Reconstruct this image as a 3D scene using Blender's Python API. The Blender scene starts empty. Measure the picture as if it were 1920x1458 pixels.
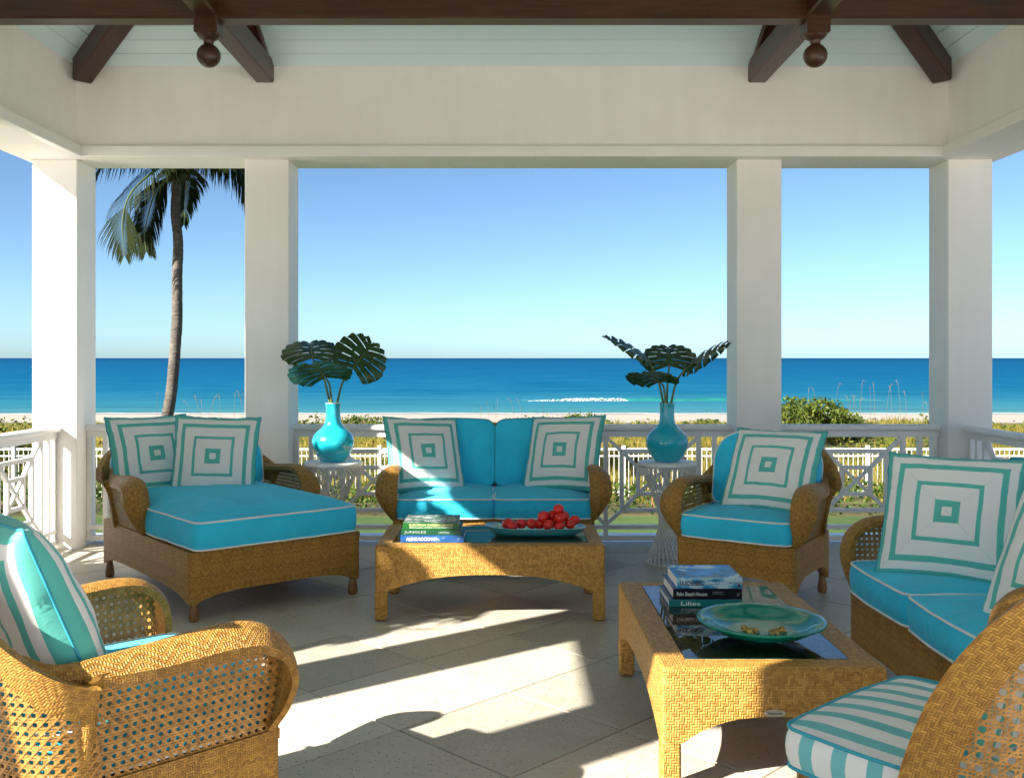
import bpy, math, random
from math import sin, cos, pi, radians, sqrt, atan2, floor
from mathutils import Vector, Matrix, noise as mnoise

# ------------------------------------------------------------------ camera, sky, sun, exposure
scene = bpy.context.scene
COL = scene.collection
FPX = 1830.0
CAM_H = 1.44
cam_data = bpy.data.cameras.new('camera')
cam = bpy.data.objects.new('camera', cam_data)
COL.objects.link(cam)
cam.location = (0, 0, CAM_H)
cam.rotation_euler = (radians(90), 0, 0)
cam_data.sensor_width = 36.0
cam_data.lens = 36.0 * FPX / 1920.0
cam_data.shift_x = 10.0 / 1920.0
cam_data.shift_y = -58.0 / 1920.0
cam_data.clip_start = 0.05
cam_data.clip_end = 60000
scene.camera = cam

SUN_DIR = Vector((1.0, 0.745, -0.738)).normalized()      # the way the light travels
world = bpy.data.worlds.new('World')
scene.world = world
world.use_nodes = True
wn = world.node_tree
wn.nodes.clear()
w_out = wn.nodes.new('ShaderNodeOutputWorld')
w_bg = wn.nodes.new('ShaderNodeBackground')
w_sky = wn.nodes.new('ShaderNodeTexSky')
w_sky.sky_type = 'NISHITA'
w_sky.sun_disc = False
w_sky.sun_elevation = math.asin(-SUN_DIR.z)
w_sky.sun_rotation = atan2(-SUN_DIR.x, -SUN_DIR.y)
w_sky.altitude = 0
w_sky.air_density = 0.5
w_sky.dust_density = 0.6
w_sky.ozone_density = 2.0
w_bg.inputs['Strength'].default_value = 0.05
w_tint = wn.nodes.new('ShaderNodeMix')
w_tint.data_type = 'RGBA'
w_tint.blend_type = 'MULTIPLY'
w_tint.inputs[0].default_value = 1.0
w_tint.inputs[7].default_value = (0.85, 0.99, 0.97, 1.0)
wn.links.new(w_sky.outputs[0], w_tint.inputs[6])
wn.links.new(w_tint.outputs[2], w_bg.inputs['Color'])
wn.links.new(w_bg.outputs[0], w_out.inputs['Surface'])

sun_data = bpy.data.lights.new('sun', 'SUN')
sun_data.energy = 4.5
sun_data.angle = radians(0.53)
sun_data.color = (1.0, 0.93, 0.82)
sun = bpy.data.objects.new('sun', sun_data)
COL.objects.link(sun)
sun.rotation_euler = SUN_DIR.to_track_quat('-Z', 'Y').to_euler()

scene.view_settings.view_transform = 'Standard'
scene.view_settings.look = 'None'
scene.view_settings.gamma = 1.0
scene.view_settings.use_curve_mapping = False
scene.view_settings.exposure = 2.10
scene.cycles.max_bounces = 12
scene.cycles.diffuse_bounces = 8
scene.cycles.glossy_bounces = 4
scene.cycles.transmission_bounces = 8
scene.cycles.transparent_max_bounces = 8
scene.cycles.use_denoising = True

rnd = random.Random(7)
U = rnd.uniform

# ------------------------------------------------------------------ material helpers
class NT:
    """small wrapper that writes node expressions"""
    def __init__(self, name):
        self.mat = bpy.data.materials.new(name)
        self.mat.use_nodes = True
        self.t = self.mat.node_tree
        self.p = self.t.nodes['Principled BSDF']
        self.out = self.t.nodes['Material Output']
    def n(self, kind, **kw):
        nd = self.t.nodes.new(kind)
        for k, v in kw.items():
            setattr(nd, k, v)
        return nd
    def lk(self, a, b):
        self.t.links.new(a, b)
    def put(self, sock, val):
        if hasattr(val, 'is_output') or isinstance(val, bpy.types.NodeSocket):
            self.lk(val, sock)
        else:
            if sock.type == 'RGBA' and len(val) == 3:
                val = (*val, 1)
            sock.default_value = val
    def m(self, op, a, b=None, c=None, clamp=False):
        nd = self.n('ShaderNodeMath', operation=op, use_clamp=clamp)
        self.put(nd.inputs[0], a)
        if b is not None:
            self.put(nd.inputs[1], b)
        if c is not None:
            self.put(nd.inputs[2], c)
        return nd.outputs[0]
    def mix(self, f, a, b, blend='MIX'):
        nd = self.n('ShaderNodeMix', data_type='RGBA', blend_type=blend)
        self.put(nd.inputs[0], f)
        self.put(nd.inputs[6], a)
        self.put(nd.inputs[7], b)
        return nd.outputs[2]
    def fmix(self, f, a, b):
        nd = self.n('ShaderNodeMix', data_type='FLOAT')
        self.put(nd.inputs[0], f)
        self.put(nd.inputs[2], a)
        self.put(nd.inputs[3], b)
        return nd.outputs[0]
    def ramp(self, f, stops, interp='LINEAR'):
        nd = self.n('ShaderNodeValToRGB')
        cr = nd.color_ramp
        cr.interpolation = interp
        while len(cr.elements) < len(stops):
            cr.elements.new(0.5)
        for e, (p, c) in zip(cr.elements, stops):
            e.position = p
            e.color = (*c, 1) if len(c) == 3 else c
        self.put(nd.inputs[0], f)
        return nd.outputs[0]
    def mr(self, f, a, b, c=0.0, d=1.0, smooth=False):
        nd = self.n('ShaderNodeMapRange', interpolation_type='SMOOTHSTEP' if smooth else 'LINEAR')
        self.put(nd.inputs[0], f)
        for i, v in zip((1, 2, 3, 4), (a, b, c, d)):
            nd.inputs[i].default_value = v
        return nd.outputs[0]
    def pos(self):
        return self.n('ShaderNodeNewGeometry').outputs['Position']
    def obj(self):
        return self.n('ShaderNodeTexCoord').outputs['Object']
    def uv(self):
        return self.n('ShaderNodeUVMap').outputs[0]
    def xyz(self, v):
        s = self.n('ShaderNodeSeparateXYZ')
        self.lk(v, s.inputs[0])
        return s.outputs
    def comb(self, x, y, z=0.0):
        s = self.n('ShaderNodeCombineXYZ')
        for i, v in enumerate((x, y, z)):
            self.put(s.inputs[i], v)
        return s.outputs[0]
    def scale(self, v, s):
        nd = self.n('ShaderNodeMapping')
        self.lk(v, nd.inputs[0])
        nd.inputs['Scale'].default_value = s if hasattr(s, '__len__') else (s, s, s)
        return nd.outputs[0]
    def noise(self, v, s=5, detail=3, rough=0.5, dist=0.0):
        nd = self.n('ShaderNodeTexNoise')
        if v is not None:
            self.lk(v, nd.inputs['Vector'])
        nd.inputs['Scale'].default_value = s
        nd.inputs['Detail'].default_value = detail
        nd.inputs['Roughness'].default_value = rough
        nd.inputs['Distortion'].default_value = dist
        return nd.outputs[0]
    def voro(self, v, s=5, feature='F1', rand=1.0):
        nd = self.n('ShaderNodeTexVoronoi', feature=feature)
        self.lk(v, nd.inputs['Vector'])
        nd.inputs['Scale'].default_value = s
        nd.inputs['Randomness'].default_value = rand
        return nd
    def white(self, v):
        nd = self.n('ShaderNodeTexWhiteNoise', noise_dimensions='3D')
        self.lk(v, nd.inputs['Vector'])
        return nd.outputs['Value']
    def bump(self, h, strength=0.5, dist=0.01, normal=None):
        nd = self.n('ShaderNodeBump')
        self.put(nd.inputs['Height'], h)
        nd.inputs['Strength'].default_value = strength
        nd.inputs['Distance'].default_value = dist
        if normal is not None:
            self.lk(normal, nd.inputs['Normal'])
        self.lk(nd.outputs[0], self.p.inputs['Normal'])
        return nd.outputs[0]
    def set(self, **kw):
        for k, v in kw.items():
            self.put(self.p.inputs[k.replace('_', ' ')], v)
        return self.mat

def col_of(c):
    return c

def plain(name, color, rough=0.5, var=0.12, scale=6.0, bump=0.0, bscale=80.0, **kw):
    """a single-colour material with soft mottling and a fine grain"""
    t = NT(name)
    v = t.obj()
    n = t.noise(v, scale, 4, 0.6)
    f = t.mr(n, 0.3, 0.7, 1 - var, 1 + var)
    c = t.mix(1.0, color, t.comb(f, f, f), 'MULTIPLY')
    t.set(Base_Color=c, Roughness=rough)
    if bump:
        t.bump(t.noise(v, bscale, 3, 0.6), bump, 0.003)
    for k, val in kw.items():
        t.put(t.p.inputs[k.replace('_', ' ')], val)
    return t.mat

def weave_mat(name, s, light, dark, pingpong=None, rough=0.42, bump=0.9):
    """2/2 twill of flat strands; UVs are in metres"""
    t = NT(name)
    x, y, _ = t.xyz(t.uv())
    u = t.m('DIVIDE', x, s)
    v = t.m('DIVIDE', y, s)
    wob = t.m('MULTIPLY', t.m('SUBTRACT', t.noise(t.uv(), 14, 2), 0.5), 0.4)
    u = t.m('ADD', u, wob)
    v = t.m('ADD', v, wob)
    if pingpong:
        u = t.m('PINGPONG', u, pingpong)
    i, j = t.m('FLOOR', u), t.m('FLOOR', v)
    fu, fv = t.m('SUBTRACT', u, i), t.m('SUBTRACT', v, j)
    ij = t.m('ADD', i, j)
    k = t.m('FLOORED_MODULO', ij, 4.0)
    hor = t.m('LESS_THAN', k, 1.5)
    run = t.m('FLOOR', t.m('DIVIDE', ij, 4.0))
    ph = t.m('MULTIPLY', t.m('ADD', k, fu), 0.5)
    pv = t.m('MULTIPLY', t.m('ADD', t.m('SUBTRACT', k, 2.0), fv), 0.5)
    def lobe(across, along):
        a = t.m('POWER', t.m('MAXIMUM', t.m('SINE', t.m('MULTIPLY', across, pi)), 0.0), 0.55)
        b = t.m('POWER', t.m('MAXIMUM', t.m('SINE', t.m('MULTIPLY', along, pi)), 0.0), 0.6)
        return t.m('MULTIPLY', a, t.m('MULTIPLY_ADD', b, 0.6, 0.4))
    h = t.fmix(hor, lobe(fu, pv), lobe(fv, ph))
    idv = t.comb(t.fmix(hor, i, j), run, hor)
    rv = t.white(idv)
    big = t.noise(t.uv(), 9, 3, 0.6)
    f = t.m('ADD', t.m('MULTIPLY_ADD', rv, 0.55, 0.12), t.m('MULTIPLY', big, 0.30))
    c = t.ramp(f, [(0.12, dark), (0.5, tuple((a + b) / 2 for a, b in zip(light, dark))), (0.85, light)])
    gap = t.mr(h, 0.05, 0.55, 0.42, 1.0)  # shade in the crevices between strands, multiplied into the colour
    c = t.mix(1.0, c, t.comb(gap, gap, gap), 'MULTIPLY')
    t.set(Base_Color=c, Roughness=rough)
    t.p.inputs['Specular IOR Level'].default_value = 0.35
    t.bump(h, bump, s * 0.45)
    return t.mat

# ------------------------------------------------------------------ mesh helpers
class MB:
    def __init__(self):
        self.v, self.f, self.uv, self.mi = [], [], [], []
        self.smooth = []
    def face(self, idx, uv=None, mi=0, smooth=False):
        self.f.append(tuple(idx))
        self.uv.append(uv if uv else [(0.0, 0.0)] * len(idx))
        self.mi.append(mi)
        self.smooth.append(smooth)
    def add(self, verts):
        b = len(self.v)
        self.v.extend(tuple(p) for p in verts)
        return b
    def quad(self, a, b, c, d, uv=None, mi=0, smooth=False):
        k = self.add((a, b, c, d))
        self.face((k, k + 1, k + 2, k + 3), uv, mi, smooth)
    def box(self, x0, x1, y0, y1, z0, z1, mi=0, bev=0.0):
        if bev:
            return self.bbox(x0, x1, y0, y1, z0, z1, bev, mi)
        k = self.add([(x, y, z) for z in (z0, z1) for y in (y0, y1) for x in (x0, x1)])
        dx, dy, dz = x1 - x0, y1 - y0, z1 - z0
        for q, uv in (((0, 2, 3, 1), (dx, dy)), ((4, 5, 7, 6), (dx, dy)), ((0, 1, 5, 4), (dx, dz)), ((2, 6, 7, 3), (dx, dz)), ((0, 4, 6, 2), (dy, dz)), ((1, 3, 7, 5), (dy, dz))):
            us = []
            for qi in q:
                p = self.v[k + qi]
                if uv == (dx, dy) and q in ((0, 2, 3, 1), (4, 5, 7, 6)):
                    us.append((p[0], p[1]))
                elif q in ((0, 1, 5, 4), (2, 6, 7, 3)):
                    us.append((p[0], p[2]))
                else:
                    us.append((p[1], p[2]))
            self.face([k + i for i in q], us, mi)
    def bbox(self, x0, x1, y0, y1, z0, z1, b, mi=0):
        """box with all edges chamfered"""
        cx, cy, cz = (x0 + x1) / 2, (y0 + y1) / 2, (z0 + z1) / 2
        hx, hy, hz = (x1 - x0) / 2, (y1 - y0) / 2, (z1 - z0) / 2
        b = min(b, hx * .9, hy * .9, hz * .9)
        idx = {}
        for sx in (-1, 1):
            for sy in (-1, 1):
                for sz in (-1, 1):
                    for ax in range(3):
                        h = [hx - b, hy - b, hz - b]
                        h[ax] += b
                        idx[(sx, sy, sz, ax)] = self.add([(cx + sx * h[0], cy + sy * h[1], cz + sz * h[2])])
        def F(keys, want):
            ids = [idx[k] for k in keys]
            p = [Vector(self.v[i]) for i in ids]
            nrm = (p[1] - p[0]).cross(p[2] - p[0])
            if nrm.dot(want) < 0:
                ids.reverse()
            a = max(range(3), key=lambda q: abs(want[q]))
            oth = [q for q in range(3) if q != a]
            self.face(ids, [(self.v[i][oth[0]], self.v[i][oth[1]]) for i in ids], mi)
        for ax in range(3):
            o = [q for q in range(3) if q != ax]
            for s in (-1, 1):
                ks = []
                for a, c in ((-1, -1), (1, -1), (1, 1), (-1, 1)):
                    t = [0, 0, 0]
                    t[ax], t[o[0]], t[o[1]] = s, a, c
                    ks.append((*t, ax))
                w = Vector((0, 0, 0)); w[ax] = s
                F(ks, w)
            for a in (-1, 1):
                for c in (-1, 1):
                    t1 = [0, 0, 0]; t1[ax], t1[o[0]], t1[o[1]] = -1, a, c
                    t2 = list(t1); t2[ax] = 1
                    w = Vector((0, 0, 0)); w[o[0]], w[o[1]] = a, c
                    F([(*t1, o[0]), (*t2, o[0]), (*t2, o[1]), (*t1, o[1])], w)
        for sx in (-1, 1):
            for sy in (-1, 1):
                for sz in (-1, 1):
                    F([(sx, sy, sz, 0), (sx, sy, sz, 1), (sx, sy, sz, 2)], Vector((sx, sy, sz)))
    def grid(self, P, closed_u=False, uv=None, mi=0, smooth=True, flip=False):
        """P[i][j] points; uv[i][j] or metres along the surface"""
        nu, nv = len(P), len(P[0])
        base = self.add([p for row in P for p in row])
        if uv is None:
            us = [0.0]
            jm = nv // 2
            for i in range(1, nu + (1 if closed_u else 0)):
                us.append(us[-1] + (Vector(P[i % nu][jm]) - Vector(P[i - 1][jm])).length)
            vs = [0.0]
            im = nu // 2
            for j in range(1, nv):
                vs.append(vs[-1] + (Vector(P[im][j]) - Vector(P[im][j - 1])).length)
            getuv = lambda i, j: (us[i], vs[j])
        else:
            getuv = lambda i, j: uv[i][j]
        for i in range(nu if closed_u else nu - 1):
            i2 = (i + 1) % nu
            for j in range(nv - 1):
                q = [base + i * nv + j, base + i2 * nv + j, base + i2 * nv + j + 1, base + i * nv + j + 1]
                w = [getuv(i, j), getuv(i + 1, j), getuv(i + 1, j + 1), getuv(i, j + 1)]
                if flip:
                    q.reverse(); w.reverse()
                self.face(q, w, mi, smooth)
        return base
    def shell(self, P, N, th, closed_u=False, mi=0):
        """a sheet of thickness th round P with normals N"""
        nu, nv = len(P), len(P[0])
        A = [[Vector(P[i][j]) + Vector(N[i][j]) * th / 2 for j in range(nv)] for i in range(nu)]
        B = [[Vector(P[i][j]) - Vector(N[i][j]) * th / 2 for j in range(nv)] for i in range(nu)]
        self.grid(A, closed_u, mi=mi)
        self.grid(B, closed_u, mi=mi, flip=True)
        def strip(pa, pb):
            self.grid([[a, b] for a, b in zip(pa, pb)], mi=mi)
        if not closed_u:
            strip(A[0], B[0]); strip(B[-1], A[-1])
        ra, rb = [r[0] for r in A], [r[0] for r in B]
        sa, sb = [r[-1] for r in A], [r[-1] for r in B]
        if closed_u:
            for r in (ra, rb, sa, sb):
                r.append(r[0])
        strip(rb, ra); strip(sa, sb)
    def tube(self, pts, r, n=8, closed=False, mi=0, caps=True, up=None):
        pts = [Vector(p) for p in pts]
        m = len(pts)
        rs = r if hasattr(r, '__len__') else [r] * m
        rings = []
        prev = None
        for i, p in enumerate(pts):
            if closed:
                tg = pts[(i + 1) % m] - pts[i - 1]
            else:
                tg = pts[min(i + 1, m - 1)] - pts[max(i - 1, 0)]
            if tg.length < 1e-9:
                tg = Vector((0, 0, 1))
            tg.normalize()
            if prev is None:
                a = Vector((0, 0, 1)) if abs(tg.z) < 0.9 else Vector((1, 0, 0))
                prev = (a - tg * a.dot(tg)).normalized()
            else:
                prev = (prev - tg * prev.dot(tg))
                if prev.length < 1e-6:
                    prev = tg.orthogonal()
                prev.normalize()
            b = tg.cross(prev)
            rings.append([p + (prev * cos(2 * pi * k / n) + b * sin(2 * pi * k / n)) * rs[i] for k in range(n + 1)])
        if closed:
            self.grid(rings, True, mi=mi)
        else:
            self.grid(rings, mi=mi)
            if caps:
                for ring, rev in ((rings[0], False), (rings[-1], True)):
                    k = self.add(ring[:-1])
                    ids = list(range(k, k + n))
                    if not rev:
                        ids.reverse()
                    self.face(ids, None, mi)
    def lathe(self, prof, n=32, cx=0.0, cy=0.0, mi=0):
        """prof: list of (r, z) from bottom to top"""
        P = [[(cx + r * cos(2 * pi * k / n), cy + r * sin(2 * pi * k / n), z) for r, z in prof] for k in range(n)]
        self.grid(P, True, mi=mi)
    def build(self, name, mats, parent=None, loc=None, rot=None, bevel=0.0):
        me = bpy.data.meshes.new(name)
        me.from_pydata(self.v, [], self.f)
        me.update()
        uvl = me.uv_layers.new(name='UVMap')
        flat = [c for face in self.uv for p in face for c in p]
        uvl.data.foreach_set('uv', flat)
        me.polygons.foreach_set('material_index', self.mi)
        me.polygons.foreach_set('use_smooth', self.smooth)
        for m in (mats if isinstance(mats, (list, tuple)) else [mats]):
            me.materials.append(m)
        return link(name, me, parent, loc, rot)

def link(name, data, parent=None, loc=None, rot=None):
    o = bpy.data.objects.new(name, data)
    COL.objects.link(o)
    if parent is not None:
        o.parent = parent
    if loc is not None:
        o.location = loc
    if rot is not None:
        o.rotation_euler = rot
    return o

def tag(o, label=None, cat=None, group=None, kind=None):
    if label: o['label'] = label
    if cat: o['category'] = cat
    if group: o['group'] = group
    if kind: o['kind'] = kind
    return o

def thing(name, label, cat, loc=(0, 0, 0), rz=0.0, group=None):
    o = bpy.data.objects.new(name, None)
    COL.objects.link(o)
    o.location = loc
    o.rotation_euler = (0, 0, rz)
    o.empty_display_size = 0.1
    return tag(o, label, cat, group)

def W(u, v, Y):
    """photo pixel (1920 wide) at depth Y -> point"""
    return Vector(((u - 950) * Y / FPX, Y, CAM_H - (v - 671) * Y / FPX))

def fbm(x, y, z=0.0, o=4):
    return mnoise.fractal(Vector((x, y, z)), 1.0, 2.0, o)

def copy_tree(o, parent=None):
    c = o.copy()
    COL.objects.link(c)
    c.parent = parent
    for ch in list(o.children):
        copy_tree(ch, c)
    return c

def catmull(pts, n):
    pts = [Vector(p) for p in pts]
    P = [pts[0] * 2 - pts[1]] + pts + [pts[-1] * 2 - pts[-2]]
    out = []
    m = len(pts) - 1
    for k in range(n + 1):
        t = k / n * m
        i = min(int(t), m - 1)
        f = t - i
        a, b, c, d = P[i], P[i+1], P[i+2], P[i+3]
        out.append(0.5 * ((2*b) + (c - a) * f + (2*a - 5*b + 4*c - d) * f*f + (3*b - a - 3*c + d) * f**3))
    return out

# ------------------------------------------------------------------ materials
MT = {}
def stucco():
    t = NT('stucco')
    v = t.pos()
    n = t.m('ADD', t.m('MULTIPLY', t.noise(v, 2.2, 4, 0.6), .6), t.m('MULTIPLY', t.noise(t.scale(v, (9, 9, .7)), 1.0, 4, .6), .4))
    c = t.mix(t.mr(n, 0.35, 0.7), (0.83, 0.795, 0.75), (0.89, 0.86, 0.82))
    t.set(Base_Color=c, Roughness=0.75)
    t.bump(t.noise(v, 140, 4, 0.65), 0.12, 0.004)
    return t.mat
MT['stucco'] = stucco()
MT['trim'] = plain('white_trim_paint', (0.84, 0.825, 0.79), 0.4, 0.03, 3, 0.05, 40)
MT['rail'] = plain('white_rail_paint', (0.82, 0.81, 0.79), 0.35, 0.03, 4, 0.05, 60)
MT['rod'] = plain('white_iron_paint', (0.80, 0.80, 0.78), 0.35, 0.03, 8)

def darkwood():
    t = NT('dark_stained_wood')
    x, y, z = t.xyz(t.obj())
    uvx, uvy, _ = t.xyz(t.uv())
    v = t.comb(t.m('MULTIPLY', uvx, 3.0), t.m('MULTIPLY', uvy, 55.0))
    n = t.noise(v, 1.0, 5, 0.65, 0.6)
    n2 = t.noise(t.obj(), 2.5, 3)
    f = t.m('ADD', t.m('MULTIPLY', n, 0.7), t.m('MULTIPLY', n2, 0.3))
    c = t.ramp(f, [(0.3, (0.018, 0.006, 0.003)), (0.55, (0.055, 0.017, 0.007)), (0.75, (0.10, 0.033, 0.013))])
    t.set(Base_Color=c, Roughness=0.34)
    t.bump(n, 0.15, 0.002)
    return t.mat
MT['wood'] = darkwood()

def aqua_board():
    t = NT('aqua_painted_boards')
    oi = t.n('ShaderNodeObjectInfo').outputs['Random']
    n = t.noise(t.pos(), 4, 3)
    f = t.m('ADD', t.m('MULTIPLY', oi, 0.6), t.m('MULTIPLY', n, 0.4))
    c = t.mix(f, (0.60, 0.77, 0.755), (0.66, 0.81, 0.795))
    t.set(Base_Color=c, Roughness=0.33)
    return t.mat
MT['aqua'] = aqua_board()

def stone():
    t = NT('coral_stone_paver')
    v = t.pos()
    oi = t.n('ShaderNodeObjectInfo').outputs['Random']
    n = t.noise(v, 3.0, 5, 0.62)
    n2 = t.noise(v, 24, 4, 0.6)
    f = t.m('ADD', t.m('MULTIPLY', n, 0.6), t.m('ADD', t.m('MULTIPLY', n2, 0.2), t.m('MULTIPLY', oi, 0.32)))
    c = t.ramp(f, [(0.3, (0.37, 0.335, 0.265)), (0.55, (0.47, 0.43, 0.35)), (0.8, (0.55, 0.51, 0.43))])
    vo = t.voro(t.scale(v, (1, 1, 1)), 85)
    cell = t.xyz(vo.outputs['Color'])
    speck = t.m('MULTIPLY', t.m('LESS_THAN', vo.outputs['Distance'], t.m('MULTIPLY', cell[2], 0.33)), t.m('LESS_THAN', cell[0], 0.42))
    dark = t.mix(cell[1], (0.05, 0.045, 0.04), (0.22, 0.19, 0.15))
    c = t.mix(t.m('MULTIPLY', speck, 0.85), c, dark)
    vo2 = t.voro(t.scale(v, (1.3, 0.9, 1)), 60)
    c2 = t.xyz(vo2.outputs['Color'])
    sp2 = t.m('MULTIPLY', t.m('LESS_THAN', vo2.outputs['Distance'], t.m('MULTIPLY', c2[2], 0.3)), t.m('LESS_THAN', c2[0], 0.3))
    c = t.mix(t.m('MULTIPLY', sp2, 0.7), c, (0.62, 0.58, 0.50))
    t.set(Base_Color=c, Roughness=t.mr(n2, 0.3, 0.7, 0.42, 0.6))
    hb = t.m('SUBTRACT', t.m('MULTIPLY', n2, 0.4), t.m('MULTIPLY', speck, 0.5))
    t.bump(hb, 0.25, 0.003)
    return t.mat
MT['stone'] = stone()
MT['grout'] = plain('pale_grout', (0.74, 0.70, 0.62), 0.8, 0.08, 12, 0.2, 120)
MT['curb'] = plain('smooth_stone_edge', (0.40, 0.41, 0.42), 0.14, 0.08, 5)
MT['unseen_terrace'] = plain('pale_terrace_stone', (0.80, 0.765, 0.70), 0.6, 0.12, 1.5, 0.2, 60)

HL, HD = (0.56, 0.295, 0.058), (0.26, 0.112, 0.017)
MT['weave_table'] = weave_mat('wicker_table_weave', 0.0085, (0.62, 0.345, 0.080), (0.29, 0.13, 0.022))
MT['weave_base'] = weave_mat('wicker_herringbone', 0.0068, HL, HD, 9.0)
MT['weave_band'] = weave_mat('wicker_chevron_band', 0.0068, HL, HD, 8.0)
MT['cane'] = plain('cane_strand', (0.44, 0.215, 0.048), 0.42, 0.45, 45)
MT['peg'] = plain('rattan_pole', (0.24, 0.11, 0.03), 0.35, 0.25, 25)

def fabric(name, color, fine=900, rough=0.85):
    t = NT(name)
    v = t.obj()
    n = t.noise(v, 5, 3)
    f = t.mr(n, 0.3, 0.7, 0.93, 1.06)
    fx = t.noise(v, fine, 1)
    ff = t.m('MULTIPLY', f, t.mr(fx, 0.3, 0.7, 0.9, 1.1))
    c = t.mix(1.0, color, t.comb(ff, ff, ff), 'MULTIPLY')
    t.set(Base_Color=c, Roughness=rough)
    t.p.inputs['Sheen Weight'].default_value = 0.15
    t.p.inputs['Specular IOR Level'].default_value = 0.2
    wr = t.m('ADD', t.m('MULTIPLY', t.noise(t.scale(v, (1, 1, 1)), 7, 3, 0.55, 0.8), 1.0), t.m('MULTIPLY', fx, 0.04))
    t.bump(wr, 0.45, 0.03)
    return t.mat
TURQ = (0.035, 0.58, 0.84)
TEAL = (0.115, 0.50, 0.43)
WHITE = (0.85, 0.82, 0.78)
MT['turq'] = fabric('turquoise_canvas', TURQ)
MT['pipe_white'] = plain('white_piping', (0.82, 0.80, 0.74), 0.7, 0.05, 40)
MT['pipe_blue'] = plain('turquoise_piping', (0.03, 0.34, 0.44), 0.7, 0.05, 40)

def pillow_mat():
    t = NT('mitred_square_stripes')
    x, y, _ = t.xyz(t.uv())
    wv = t.m('MULTIPLY', t.m('SUBTRACT', t.noise(t.uv(), 3.0, 2), 0.5), 0.03)
    ax = t.m('ABSOLUTE', t.m('MULTIPLY_ADD', x, 2.0, -1.0))
    ay = t.m('ABSOLUTE', t.m('MULTIPLY_ADD', y, 2.0, -1.0))
    r = t.m('ADD', t.m('MAXIMUM', ax, ay), wv)
    te, wh = TEAL, WHITE
    c = t.ramp(r, [(0.0, wh), (0.07, te), (0.175, wh), (0.41, te), (0.475, wh), (0.70, te), (0.795, wh), (0.915, te)], 'CONSTANT')
    seam = t.m('LESS_THAN', t.m('ABSOLUTE', t.m('SUBTRACT', ax, ay)), 0.006)
    c = t.mix(t.m('MULTIPLY', seam, 0.25), c, (0.25, 0.35, 0.33))
    fx = t.noise(t.scale(t.uv(), (160, 160, 1)), 3, 1)
    ff = t.mr(fx, 0.3, 0.7, 0.88, 1.08)
    c = t.mix(1.0, c, t.comb(ff, ff, ff), 'MULTIPLY')
    t.set(Base_Color=c, Roughness=0.85)
    t.p.inputs['Sheen Weight'].default_value = 0.15
    t.p.inputs['Specular IOR Level'].default_value = 0.2
    h = t.m('SUBTRACT', t.m('MULTIPLY', t.noise(t.uv(), 6, 3, 0.55, 1.0), 1.0), t.m('MULTIPLY', seam, 0.06))
    t.bump(h, 0.22, 0.02)
    return t.mat
MT['pillow'] = pillow_mat()

def stripe_mat():
    t = NT('teal_white_stripes')
    x, y, _ = t.xyz(t.uv())
    k = t.m('FRACT', t.m('DIVIDE', t.m('ADD', x, 10.0), 0.094))
    c = t.mix(t.m('LESS_THAN', k, 0.42), WHITE, (0.19, 0.52, 0.53))
    fx = t.noise(t.scale(t.uv(), 900), 1, 1)
    ff = t.mr(fx, 0.3, 0.7, 0.86, 1.08)
    c = t.mix(1.0, c, t.comb(ff, ff, ff), 'MULTIPLY')
    t.set(Base_Color=c, Roughness=0.85)
    t.p.inputs['Specular IOR Level'].default_value = 0.2
    t.bump(t.noise(t.uv(), 7, 3, 0.5, 0.6), 0.3, 0.015)
    return t.mat
MT['stripe'] = stripe_mat()

def glass(name, color, rough=0.0, trans=1.0, ior=1.5):
    t = NT(name)
    t.set(Base_Color=color, Roughness=rough, IOR=ior)
    t.p.inputs['Transmission Weight'].default_value = trans
    return t.mat
MT['glass'] = glass('clear_glass', (0.93, 0.97, 0.96))
MT['dish'] = glass('teal_glass', (0.002, 0.20, 0.15), 0.07, 0.05)
MT['tray'] = glass('frosted_turquoise_glass', (0.03, 0.42, 0.50), 0.28, 0.45)
MT['gold'] = plain('gold_metal', (0.48, 0.30, 0.09), 0.3, 0.3, 60, Metallic=1.0)
MT['pewter'] = plain('pewter_plate', (0.62, 0.60, 0.50), 0.4, 0.15, 60, Metallic=0.6)
def glaze():
    t = NT('turquoise_glaze')
    n = t.noise(t.obj(), 9, 4, 0.6)
    c = t.mix(t.mr(n, 0.3, 0.7), (0.008, 0.38, 0.50), (0.018, 0.45, 0.57))
    t.set(Base_Color=c, Roughness=0.2)
    t.p.inputs['Coat Weight'].default_value = 0.6
    t.p.inputs['Coat Roughness'].default_value = 0.03
    return t.mat
MT['glaze'] = glaze()
MT['tomato'] = plain('tomato_skin', (0.70, 0.020, 0.014), 0.18, 0.2, 30)
MT['calyx'] = plain('tomato_scar', (0.16, 0.10, 0.03), 0.7, 0.2, 60)
MT['pages'] = plain('book_pages', (0.78, 0.74, 0.66), 0.8, 0.06, 30)

def leaf_mat(name, c1, c2, rough=0.45, trans=0.25, scale=3.0, spec=0.5):
    t = NT(name)
    n = t.noise(t.pos(), scale, 3, 0.6)
    oi = t.n('ShaderNodeObjectInfo').outputs['Random']
    gi = t.n('ShaderNodeNewGeometry').outputs['Random Per Island']
    f = t.m('ADD', t.m('MULTIPLY', n, 0.55), t.m('MULTIPLY', gi, 0.45))
    c = t.mix(t.mr(f, 0.25, 0.75), c1, c2)
    t.set(Base_Color=c, Roughness=rough)
    t.p.inputs['Specular IOR Level'].default_value = spec
    if trans:
        tr = t.n('ShaderNodeBsdfTranslucent')
        t.lk(c, tr.inputs['Color'])
        mx = t.n('ShaderNodeMixShader')
        mx.inputs[0].default_value = trans
        t.lk(t.p.outputs[0], mx.inputs[1])
        t.lk(tr.outputs[0], mx.inputs[2])
        t.lk(mx.outputs[0], t.out.inputs['Surface'])
    return t.mat
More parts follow.
